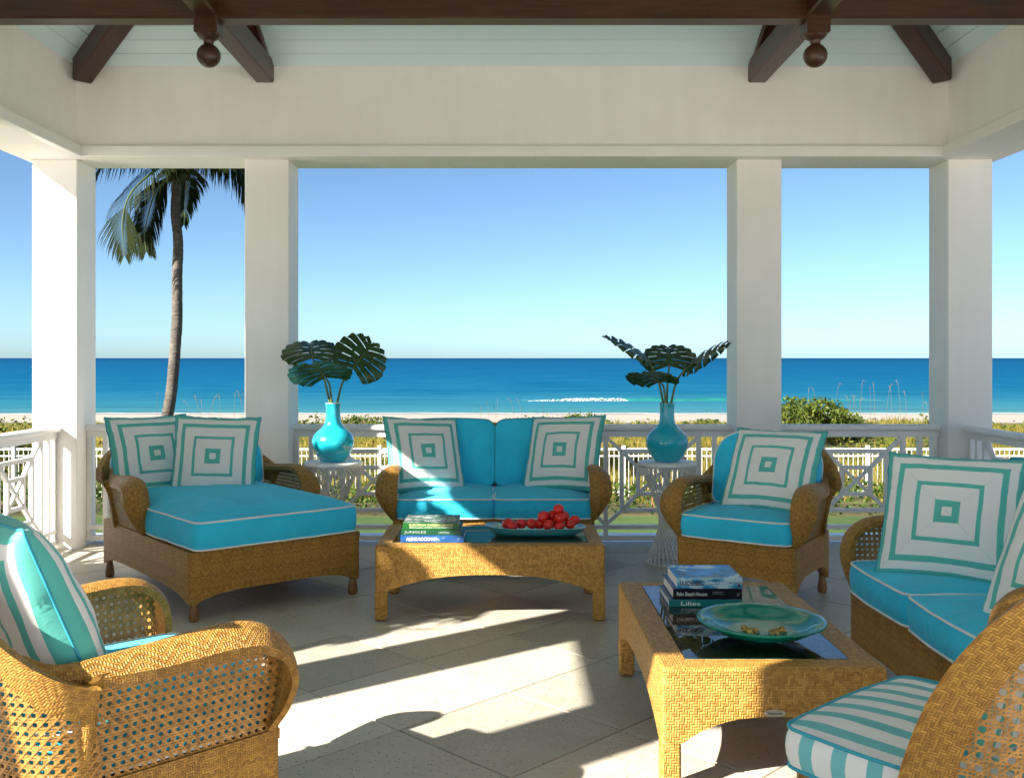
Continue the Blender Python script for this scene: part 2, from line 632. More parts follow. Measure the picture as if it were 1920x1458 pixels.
MT['monstera'] = leaf_mat('monstera_leaf', (0.012, 0.040, 0.010), (0.030, 0.080, 0.016), 0.25, 0.14, 9)
MT['stem'] = leaf_mat('monstera_stem', (0.06, 0.11, 0.025), (0.13, 0.17, 0.05), 0.4, 0.0, 9)
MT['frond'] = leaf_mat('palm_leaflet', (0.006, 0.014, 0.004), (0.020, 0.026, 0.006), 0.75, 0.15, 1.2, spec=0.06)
MT['shrub'] = leaf_mat('shrub_leaf', (0.028, 0.055, 0.009), (0.125, 0.150, 0.024), 0.5, 0.25, 2.5, spec=0.12)
MT['hedge'] = leaf_mat('hedge_leaf', (0.022, 0.055, 0.009), (0.085, 0.13, 0.022), 0.45, 0.25, 3, spec=0.15)
MT['oat'] = leaf_mat('dune_grass_blade', (0.12, 0.12, 0.020), (0.34, 0.265, 0.068), 0.6, 0.3, 0.35, spec=0.1)
MT['stalk'] = plain('sea_oat_stalk', (0.13, 0.085, 0.04), 0.7, 0.2, 3)
# ================================================================== the pavilion
XL, XR = -3.22, 3.30           # inner wall faces
YF, YB = 1.26, 7.30
XLO, XRO = -3.65, 3.73         # outer wall faces
YFO, YBO = 0.83, 7.73
ZB, ZW = 2.94, 3.62            # underside of the beams, top of the wall band
PITCH = 0.5
YCOL0, YCOL1 = 7.375, 7.715    # back columns

pav = thing('pavilion', 'open white pavilion with square columns and dark timber roof framing over the seating', 'pavilion', (0, 0, 0))

def column(x0, x1, y0, y1):
    b = MB()
    b.box(x0, x1, y0, y1, -0.02, ZB, bev=0.006)
    return b.build('column', MT['stucco'], pav)
back_cols = [(-3.587, -3.247), (-1.980, -1.646), (1.739, 2.078), (3.336, 3.672)]
for x0, x1 in back_cols:
    column(x0, x1, YCOL0, YCOL1)
side_cols = [(5.85, 6.19), (2.30, 2.655)]
for y0, y1 in side_cols:
    column(-3.587, -3.247, y0, y1)
    column(3.336, 3.672, y0, y1)
front_cols = [(0.82, 1.14)]
for x0, x1 in back_cols:
    column(x0, x1, 0.82, 1.14)

def wall(x0, x1, y0, y1):
    b = MB()
    b.box(x0, x1, y0, y1, ZB, ZW)
    return b.build('wall_beam', MT['stucco'], pav)
wall(XLO, XRO, YB, YBO)
wall(XLO, XRO, YFO, YF)
wall(XLO, XL, YF, YB)
wall(XR, XRO, YF, YB)

def trim(x0, x1, y0, y1):
    b = MB()
    b.box(x0, x1, y0, y1, ZB - 0.004, ZB + 0.078, bev=0.004)
    return b.build('trim_board', MT['trim'], pav)
trim(XL + .002, XR - .002, YB - .05, YB + 0.001)
trim(XL - .001, XL + .06, YF + .002, YB - .052)
trim(XR - .06, XR + .001, YF + .002, YB - .052)

# ---- ceiling: hip roof, boards one by one
def zc(d):
    return ZW + PITCH * d
PLANK = 0.1205
def plank(side, k):
    d0, d1 = k * PLANK, (k + 1) * PLANK - 0.006
    b = MB()
    th = 0.018
    def pt(d, e):
        # e = 0 / 1 : the two ends
        if side == 'back':
            return ((XL + d) if e == 0 else (XR - d), YB - d, zc(d))
        if side == 'front':
            return ((XL + d) if e == 0 else (XR - d), YF + d, zc(d))
        if side == 'left':
            return (XL + d, (YF + d) if e == 0 else (YB - d), zc(d))
        return (XR - d, (YF + d) if e == 0 else (YB - d), zc(d))
    lo = [pt(d0, 0), pt(d0, 1), pt(d1, 1), pt(d1, 0)]
    k0 = b.add([(x, y, z) for x, y, z in lo] + [(x, y, z + th) for x, y, z in lo])
    b.face((k0, k0 + 1, k0 + 2, k0 + 3)); b.face((k0 + 7, k0 + 6, k0 + 5, k0 + 4))
    for i in range(4):
        j = (i + 1) % 4
        b.face((k0 + i, k0 + 4 + i, k0 + 4 + j, k0 + j))
    b.build('ceiling_board', MT['aqua'], pav)
for side in ('back', 'left', 'right', 'front'):
    for k in range(25):
        plank(side, k)
def roof_shell():
    b = MB()
    dmax = (YB - YF) / 2
    ov = 0.75
    def ring(d, lift):
        return [(XL + d, YF + d, zc(d) + lift), (XR - d, YF + d, zc(d) + lift), (XR - d, YB - d, zc(d) + lift), (XL + d, YB - d, zc(d) + lift)]
    R = [ring(-ov, 0.04 + .12), ring(dmax - .002, 0.04 + .12), ring(dmax - .002, 0.03), ring(-ov, 0.03)]
    ids = [b.add(r) for r in R]
    for a in range(4):
        c = (a + 1) % 4
        for i in range(4):
            j = (i + 1) % 4
            b.face((ids[a] + i, ids[a] + j, ids[c] + j, ids[c] + i))
    # close the ridge
    b.face([ids[1] + i for i in range(4)])
    b.build('roof', plain('roof_shingles', (0.36, 0.35, 0.33), 0.8, 0.2, 8), pav)
roof_shell()

# ---- timber framing
def beam(name, p0, p1, w, h, parent=pav, vertical_ends=True):
    """a bar whose underside centre runs p0 -> p1, w wide, h tall (vertical), slightly chamfered"""
    p0, p1 = Vector(p0), Vector(p1)
    d = p1 - p0
    hd = Vector((d.x, d.y, 0)).normalized()
    s = Vector((-hd.y, hd.x, 0))
    c = 0.012
    prof = [(-w/2 + c, 0), (w/2 - c, 0), (w/2, c), (w/2, h), (-w/2, h), (-w/2, c)]
    b = MB()
    L = d.length
    k0 = b.add([p0 + s * a + Vector((0, 0, z)) for a, z in prof])
    k1 = b.add([p1 + s * a + Vector((0, 0, z)) for a, z in prof])
    n = len(prof)
    acc = 0
    for i in range(n):
        j = (i + 1) % n
        wd = (Vector((*prof[j], 0)) - Vector((*prof[i], 0))).length
        b.face((k0 + i, k1 + i, k1 + j, k0 + j), [(0, acc), (L, acc), (L, acc + wd), (0, acc + wd)])
        acc += wd
    b.face(list(range(k0, k0 + n)), [(a, z) for a, z in prof])
    b.face(list(range(k1 + n - 1, k1 - 1, -1)), [(a, z) for a, z in reversed(prof)])
    return b.build(name, MT['wood'], parent)
XA, XB = -1.81, 1.875
YT0, YT1 = 5.93, 2.63
beam('tie_beam', (XL + .002, YT0, 3.48), (XR - .002, YT0, 3.48), 0.14, 0.23)
beam('tie_beam', (XL + .002, YT1, 3.48), (XR - .002, YT1, 3.48), 0.14, 0.23)
for x in (XA, XB):
    beam('tie_beam', (x, YB - .002, 3.497), (x, YT0 + .068, 3.497), 0.14, 0.16)
    beam('tie_beam', (x, YT0 - .068, 3.497), (x, YT1 + .068, 3.497), 0.14, 0.16)
    # the rafter above it, under the sloping boards
    beam('rafter', (x, YB - .004, zc(0) - .055), (x, YB - 2.9, zc(2.9) - .055), 0.12, 0.05)
    for yt in (YT0, YT1):
        b = MB()
        h = 0.071
        zt = zc(1.37) - 0.06
        b.box(x - h, x + h, yt - h - .006, yt + h + .006, 3.395, zt, bev=0.008)
        post = b.build('hanging_post', MT['wood'], pav)
        f = MB()
        prof = [(0.0, 3.2035)]
        for k in range(1, 15):
            a = -pi/2 + k * pi / 16
            prof.append((0.0715 * cos(a), 3.275 + 0.0715 * sin(a)))
        prof += [(0.031, 3.347), (0.030, 3.358), (0.034, 3.366), (0.052, 3.376), (0.064, 3.388), (0.069, 3.396)]
        f.lathe(prof, 28, x, yt)
        f.build('ball_finial', MT['wood'], post)
for (cx, cy, sx, sy) in ((XL, YB, 1, -1), (XR, YB, -1, -1), (XL, YF, 1, 1), (XR, YF, -1, 1)):
    o = 0.085
    beam('hip_rafter', (cx + sx * o, cy + sy * o, zc(o) - 0.185), (cx + sx * 2.95, cy + sy * 2.95, zc(2.95) - .185), 0.145, 0.165)

# ================================================================== floor of pavers
FX0, FX1, FY0, FY1 = -3.90, 3.98, 0.30, 8.02
b = MB()
b.box(FX0, FX1, -7.0, FY1, -1.25, -0.009)
floor_o = tag(b.build('floor', MT['grout']), kind='structure', label='pale coral stone paved floor of the pavilion', cat='floor')
def clip_poly(poly, x0, x1, y0, y1):
    def cut(pl, ins, inter):
        out = []
        for i in range(len(pl)):
            a, c = pl[i - 1], pl[i]
            if ins(c):
                if not ins(a): out.append(inter(a, c))
                out.append(c)
            elif ins(a):
                out.append(inter(a, c))
        return out
    def ix(xv): return lambda a, c: (xv, a[1] + (c[1] - a[1]) * (xv - a[0]) / (c[0] - a[0]))
    def iy(yv): return lambda a, c: (a[0] + (c[0] - a[0]) * (yv - a[1]) / (c[1] - a[1]), yv)
    for ins, it in ((lambda p: p[0] >= x0, ix(x0)), (lambda p: p[0] <= x1, ix(x1)), (lambda p: p[1] >= y0, iy(y0)), (lambda p: p[1] <= y1, iy(y1))):
        if len(poly) < 3: return []
        poly = cut(poly, ins, it)
    return poly
def slab_mesh(poly, z1, z0, ch=0.003):
    b = MB()
    c = (sum(p[0] for p in poly) / len(poly), sum(p[1] for p in poly) / len(poly))
    def inset(p):
        d = Vector((c[0] - p[0], c[1] - p[1]))
        d = d.normalized() * ch if d.length else d
        return (p[0] + d.x, p[1] + d.y)
    n = len(poly)
    kt = b.add([(*inset(p), z1) for p in poly])
    km = b.add([(*p, z1 - ch * .7) for p in poly])
    kb = b.add([(*p, z0) for p in poly])
    b.face(range(kt, kt + n))
    for i in range(n):
        j = (i + 1) % n
        b.face((km + i, km + j, kt + j, kt + i)); b.face((kb + i, kb + j, km + j, km + i))
    return b
T = 0.432; G = 0.0055
full = None
IX0, IX1, IY0, IY1 = XL + .02, XR - .02, FY0, 7.20
for i in range(-12, 13):
    for j in range(-14, 15):
        if (i + j) % 2: continue
        cx, cy = 0.012 + T * i, 4.214 + T * (j + 1)
        h = T - G
        poly = [(cx, cy - h), (cx + h, cy), (cx, cy + h), (cx - h, cy)]
        pc = clip_poly(poly, IX0, IX1, IY0, IY1)
        if len(pc) < 3: continue
        ar = abs(sum(pc[k-1][0]*pc[k][1]-pc[k][0]*pc[k-1][1] for k in range(len(pc)))) / 2
        if ar < 0.004: continue
        if len(pc) == 4 and abs(ar - 2*h*h) < 1e-4:
            if full is None:
                q = [(0, -h), (h, 0), (0, h), (-h, 0)]
                o = slab_mesh(q, 0.0, -0.03).build('tile', MT['stone'], floor_o, loc=(cx, cy, U(-.0008, .0006)))
                full = o.data
            else:
                link('tile', full, floor_o, (cx, cy, U(-.0008, .0006)))
        else:
            slab_mesh(pc, 0.0, -0.03).build('tile', MT['stone'], floor_o)
# border slabs between the columns, along the three open sides
def border(x0, x1, y0, y1, n, axis):
    for k in range(n):
        if axis == 'x':
            a = x0 + (x1 - x0) * k / n; c = x0 + (x1 - x0) * (k + 1) / n
            q = [(a + G, y0), (c - G, y0), (c - G, y1), (a + G, y1)]
        else:
            a = y0 + (y1 - y0) * k / n; c = y0 + (y1 - y0) * (k + 1) / n
            q = [(x0, a + G), (x1, a + G), (x1, c - G), (x0, c - G)]
        slab_mesh(q, -.001, -0.03).build('border_tile', MT['stone'], floor_o)
border(FX0, FX1, 7.208, 7.66, 12, 'x')
border(FX0, XL + .012, FY0, 7.20, 11, 'y')
border(XR - .012, FX1, FY0, 7.20, 11, 'y')
slab_mesh([(FX0, 7.668), (FX1, 7.668), (FX1, FY1 + .03), (FX0, FY1 + .03)], 0.0, -0.06, 0.008).build('edge_kerb', MT['curb'], floor_o)
b = MB(); b.box(-34, 34, -34, 0.292, -1.3, -0.004)
tag(b.build('unseen_terrace', MT['unseen_terrace']), kind='structure')
for x0, x1 in ((-34, FX0 - .01), (FX1 + .01, 34)):  # side slabs out of view, added to bounce sunlight into the pavilion
    b = MB(); b.box(x0, x1, 0.292, 7.0, -1.3, -0.10)
    tag(b.build('unseen_terrace', MT['unseen_terrace']), kind='structure')

# ================================================================== railings
Z_LO, Z_HI = 0.134, 0.832
def railing(name_label, axis, a0, a1, c, npan):
    """axis 'x' or 'y': runs from a0 to a1 at cross position c"""
    root = thing('railing', name_label, 'railing', (0, 0, 0), group='white lattice railings between the columns')
    def bar(nm, u0, z0, u1, z1, w=0.034, dep=0.032, over=0.0, z_is_box=False):
        """a straight bar between two points in the plane of the railing"""
        b = MB()
        d = Vector((u1 - u0, z1 - z0)); L = d.length; d /= L
        nn = Vector((-d.y, d.x)) * w / 2
        pts = [Vector((u0, z0)) + nn, Vector((u0, z0)) - nn, Vector((u1, z1)) - nn, Vector((u1, z1)) + nn]
        h = dep / 2
        def P(p, s):
            return (p.x, c + s, p.y) if axis == 'x' else (c + s, p.x, p.y)
        k = b.add([P(p, -h) for p in pts] + [P(p, h) for p in pts])
        b.face((k, k+1, k+2, k+3)); b.face((k+7, k+6, k+5, k+4))
        for i in range(4):
            j = (i + 1) % 4
            b.face((k+i, k+4+i, k+4+j, k+j))
        return b.build(nm, MT['rail'], root)
    # cap: rounded moulding
    b = MB()
    prof = [(-.03, .880), (-.046, .884), (-.053, .894), (-.053, .908), (-.046, .920), (-.03, .9265), (.03, .9265), (.046, .920), (.053, .908), (.053, .894), (.046, .884), (.03, .880)]
    e = 0.028
    def P(u, s, z): return (u, c + s, z) if axis == 'x' else (c + s, u, z)
    k0 = b.add([P(a0 + .001, s, z) for s, z in prof]); k1 = b.add([P(a1 - .001, s, z) for s, z in prof])
    n = len(prof)
    for i in range(n):
        j = (i + 1) % n
        b.face((k0+i, k0+j, k1+j, k1+i))
    b.face(range(k0, k0+n)); b.face(range(k1+n-1, k1-1, -1))
    b.build('cap_rail', MT['rail'], root)
    bar('upper_rail', a0, .855, a1, .855, .047, .045)
    bar('lower_rail', a0, Z_LO, a1, Z_LO, .032, .044)
    bar('bottom_rail', a0, .05, a1, .05, .038, .044)
    PW = 0.72
    m = ((a1 - a0) - PW * npan) / 2
    xs = [a0 + m + PW * k for k in range(npan + 1)]
    zt = 0.8312
    posts = list(xs)
    posts += [a0 + m * .5, a1 - m * .5] if m < .2 else [a0 + .02, a1 - .02, a0 + .02 + (m - .02) * .48, a1 - .02 - (m - .02) * .48]
    for x in posts:
        bar('baluster', x, Z_LO + .0163, x, zt, .034, .036)
        bar('baluster', x, .0695, x, Z_LO - .0163, .033, .034)
    lo, hi = Z_LO + .016, zt
    for k in range(npan):
        l, r = xs[k], xs[k+1]
        rings = [(l, r, lo, hi)]
        for ins in (.125, .25):
            q = (l + ins, r - ins, lo + ins - .012, hi - ins + .012)
            rings.append(q)
            wv = .030 if ins < .2 else .028
            bar('lattice_bar', q[0], q[2] - .014, q[0], q[3] + .014, wv, .030)
            bar('lattice_bar', q[1], q[2] - .014, q[1], q[3] + .014, wv, .030)
            bar('lattice_bar', q[0] + .0152, q[2], q[1] - .0152, q[2], wv, .028)
            bar('lattice_bar', q[0] + .0152, q[3], q[1] - .0152, q[3], wv, .028)
        for A, B in ((0, 1), (1, 2)):
            a, d = rings[A], rings[B]
            s = .012
            for (xa, za, xb, zb) in ((a[0], a[2], d[0], d[2]), (a[1], a[2], d[1], d[2]), (a[0], a[3], d[0], d[3]), (a[1], a[3], d[1], d[3])):
                v = Vector((xb - xa, zb - za)).normalized() * .012
                bar('lattice_bar', xa + v.x, za + v.y, xb - v.x, zb - v.y, .028, .026)
        q = rings[2]
        bar('lattice_bar', q[0] + .01, q[2] + .01, q[1] - .01, q[3] - .01, .024, .022)
        bar('lattice_bar', q[0] + .01, q[3] - .01, q[1] - .01, q[2] + .01, .024, .020)
    return root
YR = 7.56
railing('white lattice railing behind the turquoise loveseat, widest of the sea side', 'x', -1.646, 1.739, YR, 4)
railing('white lattice railing behind the two pillows of the chaise, partly sunlit', 'x', -3.247, -1.980, YR, 1)
railing('white lattice railing behind the high backed armchair, short and shaded', 'x', 2.078, 3.336, YR, 1)
XRL, XRR = -3.417, 3.504
railing('sunlit white lattice railing running back to the left corner column', 'y', 6.19, 7.375, XRL, 1)
railing('shaded white lattice railing running back to the right corner column', 'y', 6.19, 7.375, XRR, 1)
railing('long white lattice railing on the left side of the pavilion', 'y', 2.655, 5.85, XRL, 4)
railing('long white lattice railing on the right side of the pavilion', 'y', 2.655, 5.85, XRR, 4)
# ================================================================== lawn, dune, beach, sea
def lawn_mat():
    t = NT('mown_lawn')
    v = t.pos()
    n = t.noise(v, 1.3, 4, 0.6); n2 = t.noise(v, 60, 3, 0.7)
    f = t.m('ADD', t.m('MULTIPLY', n, .5), t.m('MULTIPLY', n2, .5))
    t.set(Base_Color=t.ramp(f, [(.32, (.026, .058, .007)), (.5, (.05, .10, .012)), (.68, (.09, .14, .02))]), Roughness=.8)
    t.bump(n2, .8, .03)
    return t.mat
def dune_mat():
    t = NT('dune_ground')
    v = t.pos()
    n = t.noise(v, .35, 4, .6); n2 = t.noise(v, 9, 4, .7)
    f = t.m('ADD', t.m('MULTIPLY', n, .6), t.m('MULTIPLY', n2, .4))
    c = t.ramp(f, [(.3, (.03, .036, .008)), (.48, (.075, .07, .018)), (.62, (.13, .105, .035)), (.74, (.36, .31, .24))])
    t.set(Base_Color=c, Roughness=.9)
    t.bump(n2, .8, .08)
    return t.mat
def sand_mat():
    t = NT('pale_beach_sand')
    v = t.pos()
    n = t.noise(t.scale(v, (.25, 1, 1)), .5, 4, .6); n2 = t.noise(v, 6, 4, .7)
    f = t.m('ADD', t.m('MULTIPLY', n, .6), t.m('MULTIPLY', n2, .4))
    y = t.xyz(v)[1]
    c = t.ramp(f, [(.3, (.27, .235, .20)), (.55, (.32, .285, .245)), (.75, (.36, .325, .285))])
    wet = t.mr(t.m('ADD', y, t.m('MULTIPLY', n, 2.0)), 75.2, 77.0, 0, 1, True)
    c = t.mix(wet, c, (.24, .215, .18))
    t.set(Base_Color=c, Roughness=.9)
    t.bump(n2, .6, .06)
    return t.mat
def dune_z(x, y):
    ks = [(16.2, -1.21), (20, -1.45), (28, -1.62), (45, -1.98), (55, -2.36), (66, -2.62), (78.5, -3.0), (90, -3.6)]
    z = ks[-1][1]
    for (a, za), (c, zc_) in zip(ks, ks[1:]):
        if y <= c:
            z = za + (zc_ - za) * max(0, (y - a) / (c - a)); break
    k = max(0, min(1, (y - 18) / 8)) * max(0, min(1, (60 - y) / 8))
    z += k * (.14 * fbm(x * .12, y * .16) + .05 * fbm(x * .6, y * .6, 5))
    z += .72 * math.exp(-((x - 13.5) / 4.2) ** 2 - ((y - 36) / 4.0) ** 2)
    z += .30 * math.exp(-((x + 18) / 5) ** 2 - ((y - 36) / 5.0) ** 2)
    z += .20 * math.exp(-((x - 19.5) / 3) ** 2 - ((y - 35) / 4.0) ** 2)
    return z
def sheet(name, x0, x1, nx, ys, zf, mat, kind='structure'):
    b = MB()
    P = [[(x0 + (x1 - x0) * i / nx, y, zf(x0 + (x1 - x0) * i / nx, y)) for y in ys] for i in range(nx + 1)]
    b.grid(P)
    return tag(b.build(name, mat), kind=kind)
sheet('lawn', -70, 70, 8, [-90, -27, 0, 8, 16.25], lambda x, y: -1.2, lawn_mat())
sheet('dune', -62, 62, 170, [16.2 + .6 * k for k in range(72)], dune_z, dune_mat())
sheet('beach', -160, 160, 60, [58.5 + 1.2 * k for k in range(24)], lambda x, y: dune_z(x, y) - .012, sand_mat())
# side dunes and beach further out, beyond what the railing lets one see
for sx in (-1, 1):
    b = MB()
    P = [[(sx * (61.5 + 30 * i), y, dune_z(sx * 61.5, y) - .02) for y in (16, 20, 28, 36, 45, 52, 58.8)] for i in range(4)]
    b.grid(P, flip=sx < 0)
    tag(b.build('dune', bpy.data.materials['dune_ground']), kind='structure')

def sea_mat():
    t = NT('sea_water')
    v = t.pos()
    x, y, z = t.xyz(v)
    d = t.m('LOGARITHM', y, 10.0)
    wob = t.m('MULTIPLY', t.m('SUBTRACT', t.noise(t.scale(v, (.012, .05, 1)), 1, 3), .5), .10)
    dd = t.m('ADD', d, wob)
    c = t.ramp(t.mr(dd, 1.88, 3.4), [(0.0, (.06, .16, .18)), (.05, (.022, .125, .18)), (.16, (.003, .078, .16)), (.38, (.001, .058, .15)), (.7, (.001, .044, .13)), (1.0, (.001, .030, .10))])
    # ripples along the shore: crest highlights and darker troughs painted into the colour
    n1 = t.noise(t.scale(v, (.35, 1.6, 1)), 1, 4, .65)
    n2 = t.noise(t.scale(v, (.05, .22, 1)), 1, 4, .6)
    r = t.m('ADD', t.m('MULTIPLY', n1, .55), t.m('MULTIPLY', n2, .45))
    c = t.mix(t.mr(r, .40, .68, 0, .85), c, t.mix(.5, c, (.03, .16, .25)))
    c = t.mix(t.mr(n2, .30, .48, .35, 0), c, (.0005, .03, .085))
    t.set(Base_Color=c, Roughness=.35)
    t.p.inputs['Specular IOR Level'].default_value = 0.0
    t.bump(r, .55, .5)
    return t.mat
b = MB()
ys = [76.5, 80, 86, 94, 104, 120, 150, 200, 300, 500, 900, 1800, 4000, 10000, 30000]
for (ya, yb_) in zip(ys, ys[1:]):
    b.quad((-1.2 * ya - 120, ya, -3.0), (1.2 * ya + 120, ya, -3.0), (1.2 * yb_ + 120, yb_, -3.0), (-1.2 * yb_ - 120, yb_, -3.0))
tag(b.build('sea', sea_mat()), kind='structure')
# thin lace of foam where the water meets the sand
def foam_mat():
    t = NT('white_foam')
    n = t.noise(t.pos(), 3, 4, .7)
    t.set(Base_Color=t.mix(t.mr(n, .3, .7), (.42, .46, .47), (.52, .53, .53)), Roughness=.7)
    t.bump(n, .8, .1)
    return t.mat
FOAM = foam_mat()
# one low breaker
def breaker():
    b, f = MB(), MB()
    Y0 = 101.0
    P = []
    n = 120
    for i in range(n + 1):
        x = 1.5 + 38 * i / n
        env = min(1, i / 22) * min(1, (n - i) / 40)
        h = (.27 + .10 * fbm(x * .3, 2)) * env + .02
        y0 = Y0 + 1.2 * fbm(x * .07, 7) + .03 * (x - 10)
        P.append([(x, y0 - .55, -3.01), (x, y0 - .40, -3.0 + h * .35), (x, y0 - .16, -3.0 + h * .8), (x, y0 + .05, -3.0 + h), (x, y0 + .6, -3.0 + h * .75), (x, y0 + 2.5, -3.0 + h * .25), (x, y0 + 4.5, -3.01)])
    b.grid(P, flip=True)
    t = NT('green_wave_face')
    nn = t.noise(t.scale(t.pos(), (.4, 2, 3)), 1.5, 3)
    t.set(Base_Color=t.mix(t.mr(nn, .3, .7), (.008, .105, .11), (.02, .15, .14)), Roughness=.3)
    t.p.inputs['Specular IOR Level'].default_value = .15
    w = tag(b.build('wave', t.mat), 'low green breaking wave with white foam on its left end', 'wave', kind='structure')
    r = random.Random(5)
    for k in range(800):
        x = 2.2 + 10.3 * r.random() ** .85
        env = min(1, (x - 1.8) / 5) * (1 if x < 11.5 else max(.2, 12.8 - x))
        y0 = Y0 + 1.2 * fbm(x * .07, 7) + .03 * (x - 10) - r.uniform(.1, .8)
        s = r.uniform(.03, .08) * (.4 + .6 * env)
        zz = -3.0 + r.random() ** 1.5 * .27 * env
        PP = [[(x + s * 1.6 * cos(pi*2*i/7) * cos(-pi/2 + pi*j/4), y0 + s * sin(pi*2*i/7) * cos(-pi/2 + pi*j/4), zz + s * .6 * sin(-pi/2 + pi*j/4)) for j in range(5)] for i in range(7)]
        f.grid(PP, True)
    for x0, x1, yy, wd in ((-60, 60, 78.2, .10),):
        PP = []
        m = 160
        for i in range(m + 1):
            x = x0 + (x1 - x0) * i / m
            y = yy + 1.0 * fbm(x * .11, yy) + .4 * fbm(x * .5, yy)
            ww = .6 * wd * max(.01, .1 + 1.1 * fbm(x * .35, yy + 3))
            PP.append([(x, y - ww, -2.985), (x, y, -2.96), (x, y + ww, -2.985)])
        f.grid(PP, flip=True)
    tag(f.build('foam', FOAM, w), kind='stuff')
breaker()

# ================================================================== dune plants
def leaf_quad(b, c, size, r, flat=.5):
    n = Vector((r.gauss(0, 1), r.gauss(0, 1), r.gauss(0, 1) + flat)).normalized()
    a = n.orthogonal().normalized()
    an = r.uniform(0, 6.283)
    q = n.cross(a)
    u = a * cos(an) + q * sin(an); v = n.cross(u)
    s = size * r.uniform(.7, 1.25)
    k = b.add([c - u * s, c - v * s * .45 + u * s * .0, c + u * s, c + v * s * .45])
    b.face((k, k + 1, k + 2, k + 3), None, 0, False)
def shrub(name, label, x, y, z, rx, ry, h, n, size, mat, group=None, cat='shrub', seed=1, stems=9, core=.55):
    r = random.Random(seed)
    root = thing(name, label, cat, (x, y, z), 0, group)
    b = MB()
    k = 0
    while k < n:
        u = Vector((r.uniform(-1, 1), r.uniform(-1, 1), r.uniform(0, 1)))
        d = sqrt(u.x**2 + u.y**2 + u.z**2)
        lump = 1 + .30 * fbm(u.x * 2.3 + seed, u.y * 2.3, u.z * 2.0) 
        if d > lump * .96: continue
        if d < lump * core and r.random() < .85: continue
        if fbm(u.x * 4 + 9, u.y * 4 + seed, u.z * 4) < -.28: continue
        leaf_quad(b, Vector((u.x * rx, u.y * ry, u.z * h)), size, r, .7)
        k += 1
    b.build('foliage', mat, root)
    s = MB()
    for i in range(stems):
        a = r.uniform(0, 6.28)
        s.tube([(0.1*cos(a), .1*sin(a), -.05), (rx*.35*cos(a), ry*.35*sin(a), h*.4), (rx*.6*cos(a+.3), ry*.6*sin(a+.3), h*.72)], [.02, .014, .005], 5)
    s.build('stems', MT['peg'], root)
    return root
shrub('shrub', 'rounded green shrub mound on the dune between the two right columns', 10.45, 34, -1.25, 2.0, 1.8, 1.34, 4800, .085, MT['shrub'], seed=3)
shrub('shrub', 'small leafy shrub on the beach edge above the right pillow of the loveseat', 3.6, 47, -2.0, 1.6, 1.0, .80, 900, .095, MT['shrub'], seed=4)
shrub('shrub', 'low shrub at the sand edge just right of the left vase', -7.2, 47, -1.98, 1.4, 1.0, .62, 700, .09, MT['shrub'], seed=5)
shrub('shrub', 'low shrub at the sand edge right of the right vase', 9.3, 46, -1.95, 1.3, 1.0, .52, 600, .09, MT['shrub'], seed=6)
shrub('shrub', 'dark leafy shrub seen through the left side railing', -14.6, 27.0, -1.75, 2.6, 1.6, 1.25, 3200, .09, MT['shrub'], seed=8)

# hedge between lawn and fence
def hedge():
    r = random.Random(11)
    root = thing('hedge', 'low leafy hedge along the far edge of the lawn, in front of the white fence', 'hedge', (0, 17.6, -1.24))
    b = MB()
    for k in range(15000):
        x = r.uniform(-15, 15)
        u, w = r.uniform(-1, 1), r.random()
        hh = .50 + .16 * fbm(x * .8, 3.0) + .08 * fbm(x * 2.7, 9)
        if u*u + w*w > 1: continue
        if u*u + w*w < .25 and r.random() < .7: continue
        leaf_quad(b, Vector((x, u * 1.0, w * hh)), .055, r, .6)
    b.build('foliage', MT['hedge'], root)
    s = MB()
    for k in range(60):
        x = r.uniform(-15, 15)
        s.tube([(x, r.uniform(-.4, .4), -.05), (x + r.uniform(-.1, .1), r.uniform(-.4, .4), .32)], [.012, .005], 5)
    s.build('stems', MT['peg'], root)
hedge()

def dune_cover():
    r = random.Random(21)
    b, g = MB(), MB()
    # grass tufts
    for k in range(9000):
        y = 19.0 + 28.5 * r.random() ** .8
        x = r.uniform(-.62, .62) * (y + 4)
        m = fbm(x * .16, y * .22, 1.5)
        if m < -.22 and r.random() < .8: continue
        if fbm(x * .12 + 40, y * .3, 8) > .42: continue
        z = dune_z(x, y)
        far = y / 30
        H = r.uniform(.22, .50) * (1 + .5 * m)
        if y > 47: H *= .75
        nb = 11 if y < 34 else 8
        for q in range(nb):
            a = r.uniform(0, 6.283); l = r.uniform(.05, .30) * H * 1.6
            w = r.uniform(.010, .018) * (1 + .5 * far)
            bx, by = x + r.uniform(-.13, .13), y + r.uniform(-.13, .13)
            hh = H * r.uniform(.6, 1.1)
            tip = Vector((bx + cos(a) * l, by + sin(a) * l, z + hh))
            mid = Vector((bx + cos(a) * l * .35, by + sin(a) * l * .35, z + hh * .6))
            k0 = b.add([(bx - w, by, z - .02), (bx + w, by, z - .02), mid + Vector((w * .7, 0, 0)), mid - Vector((w * .7, 0, 0)), tip])
            b.face((k0, k0+1, k0+2, k0+3)); b.face((k0+3, k0+2, k0+4))
    tag(b.build('dune_grass', MT['oat']), kind='stuff')
    for k in range(52000):
        y = 18.8 + 28 * r.random() ** .85
        x = r.uniform(-.62, .62) * (y + 4)
        m = fbm(x * .30 + 3, y * .38, 4.5)
        if m < .02: continue
        if fbm(x * .12 + 40, y * .3, 8) > .40: continue
        z = dune_z(x, y)
        leaf_quad(g, Vector((x, y, z + r.random() * (.10 + .85 * m))), .055 + .001 * y, r, .8)
    tag(g.build('ground_cover', MT['shrub']), kind='stuff')
dune_cover()

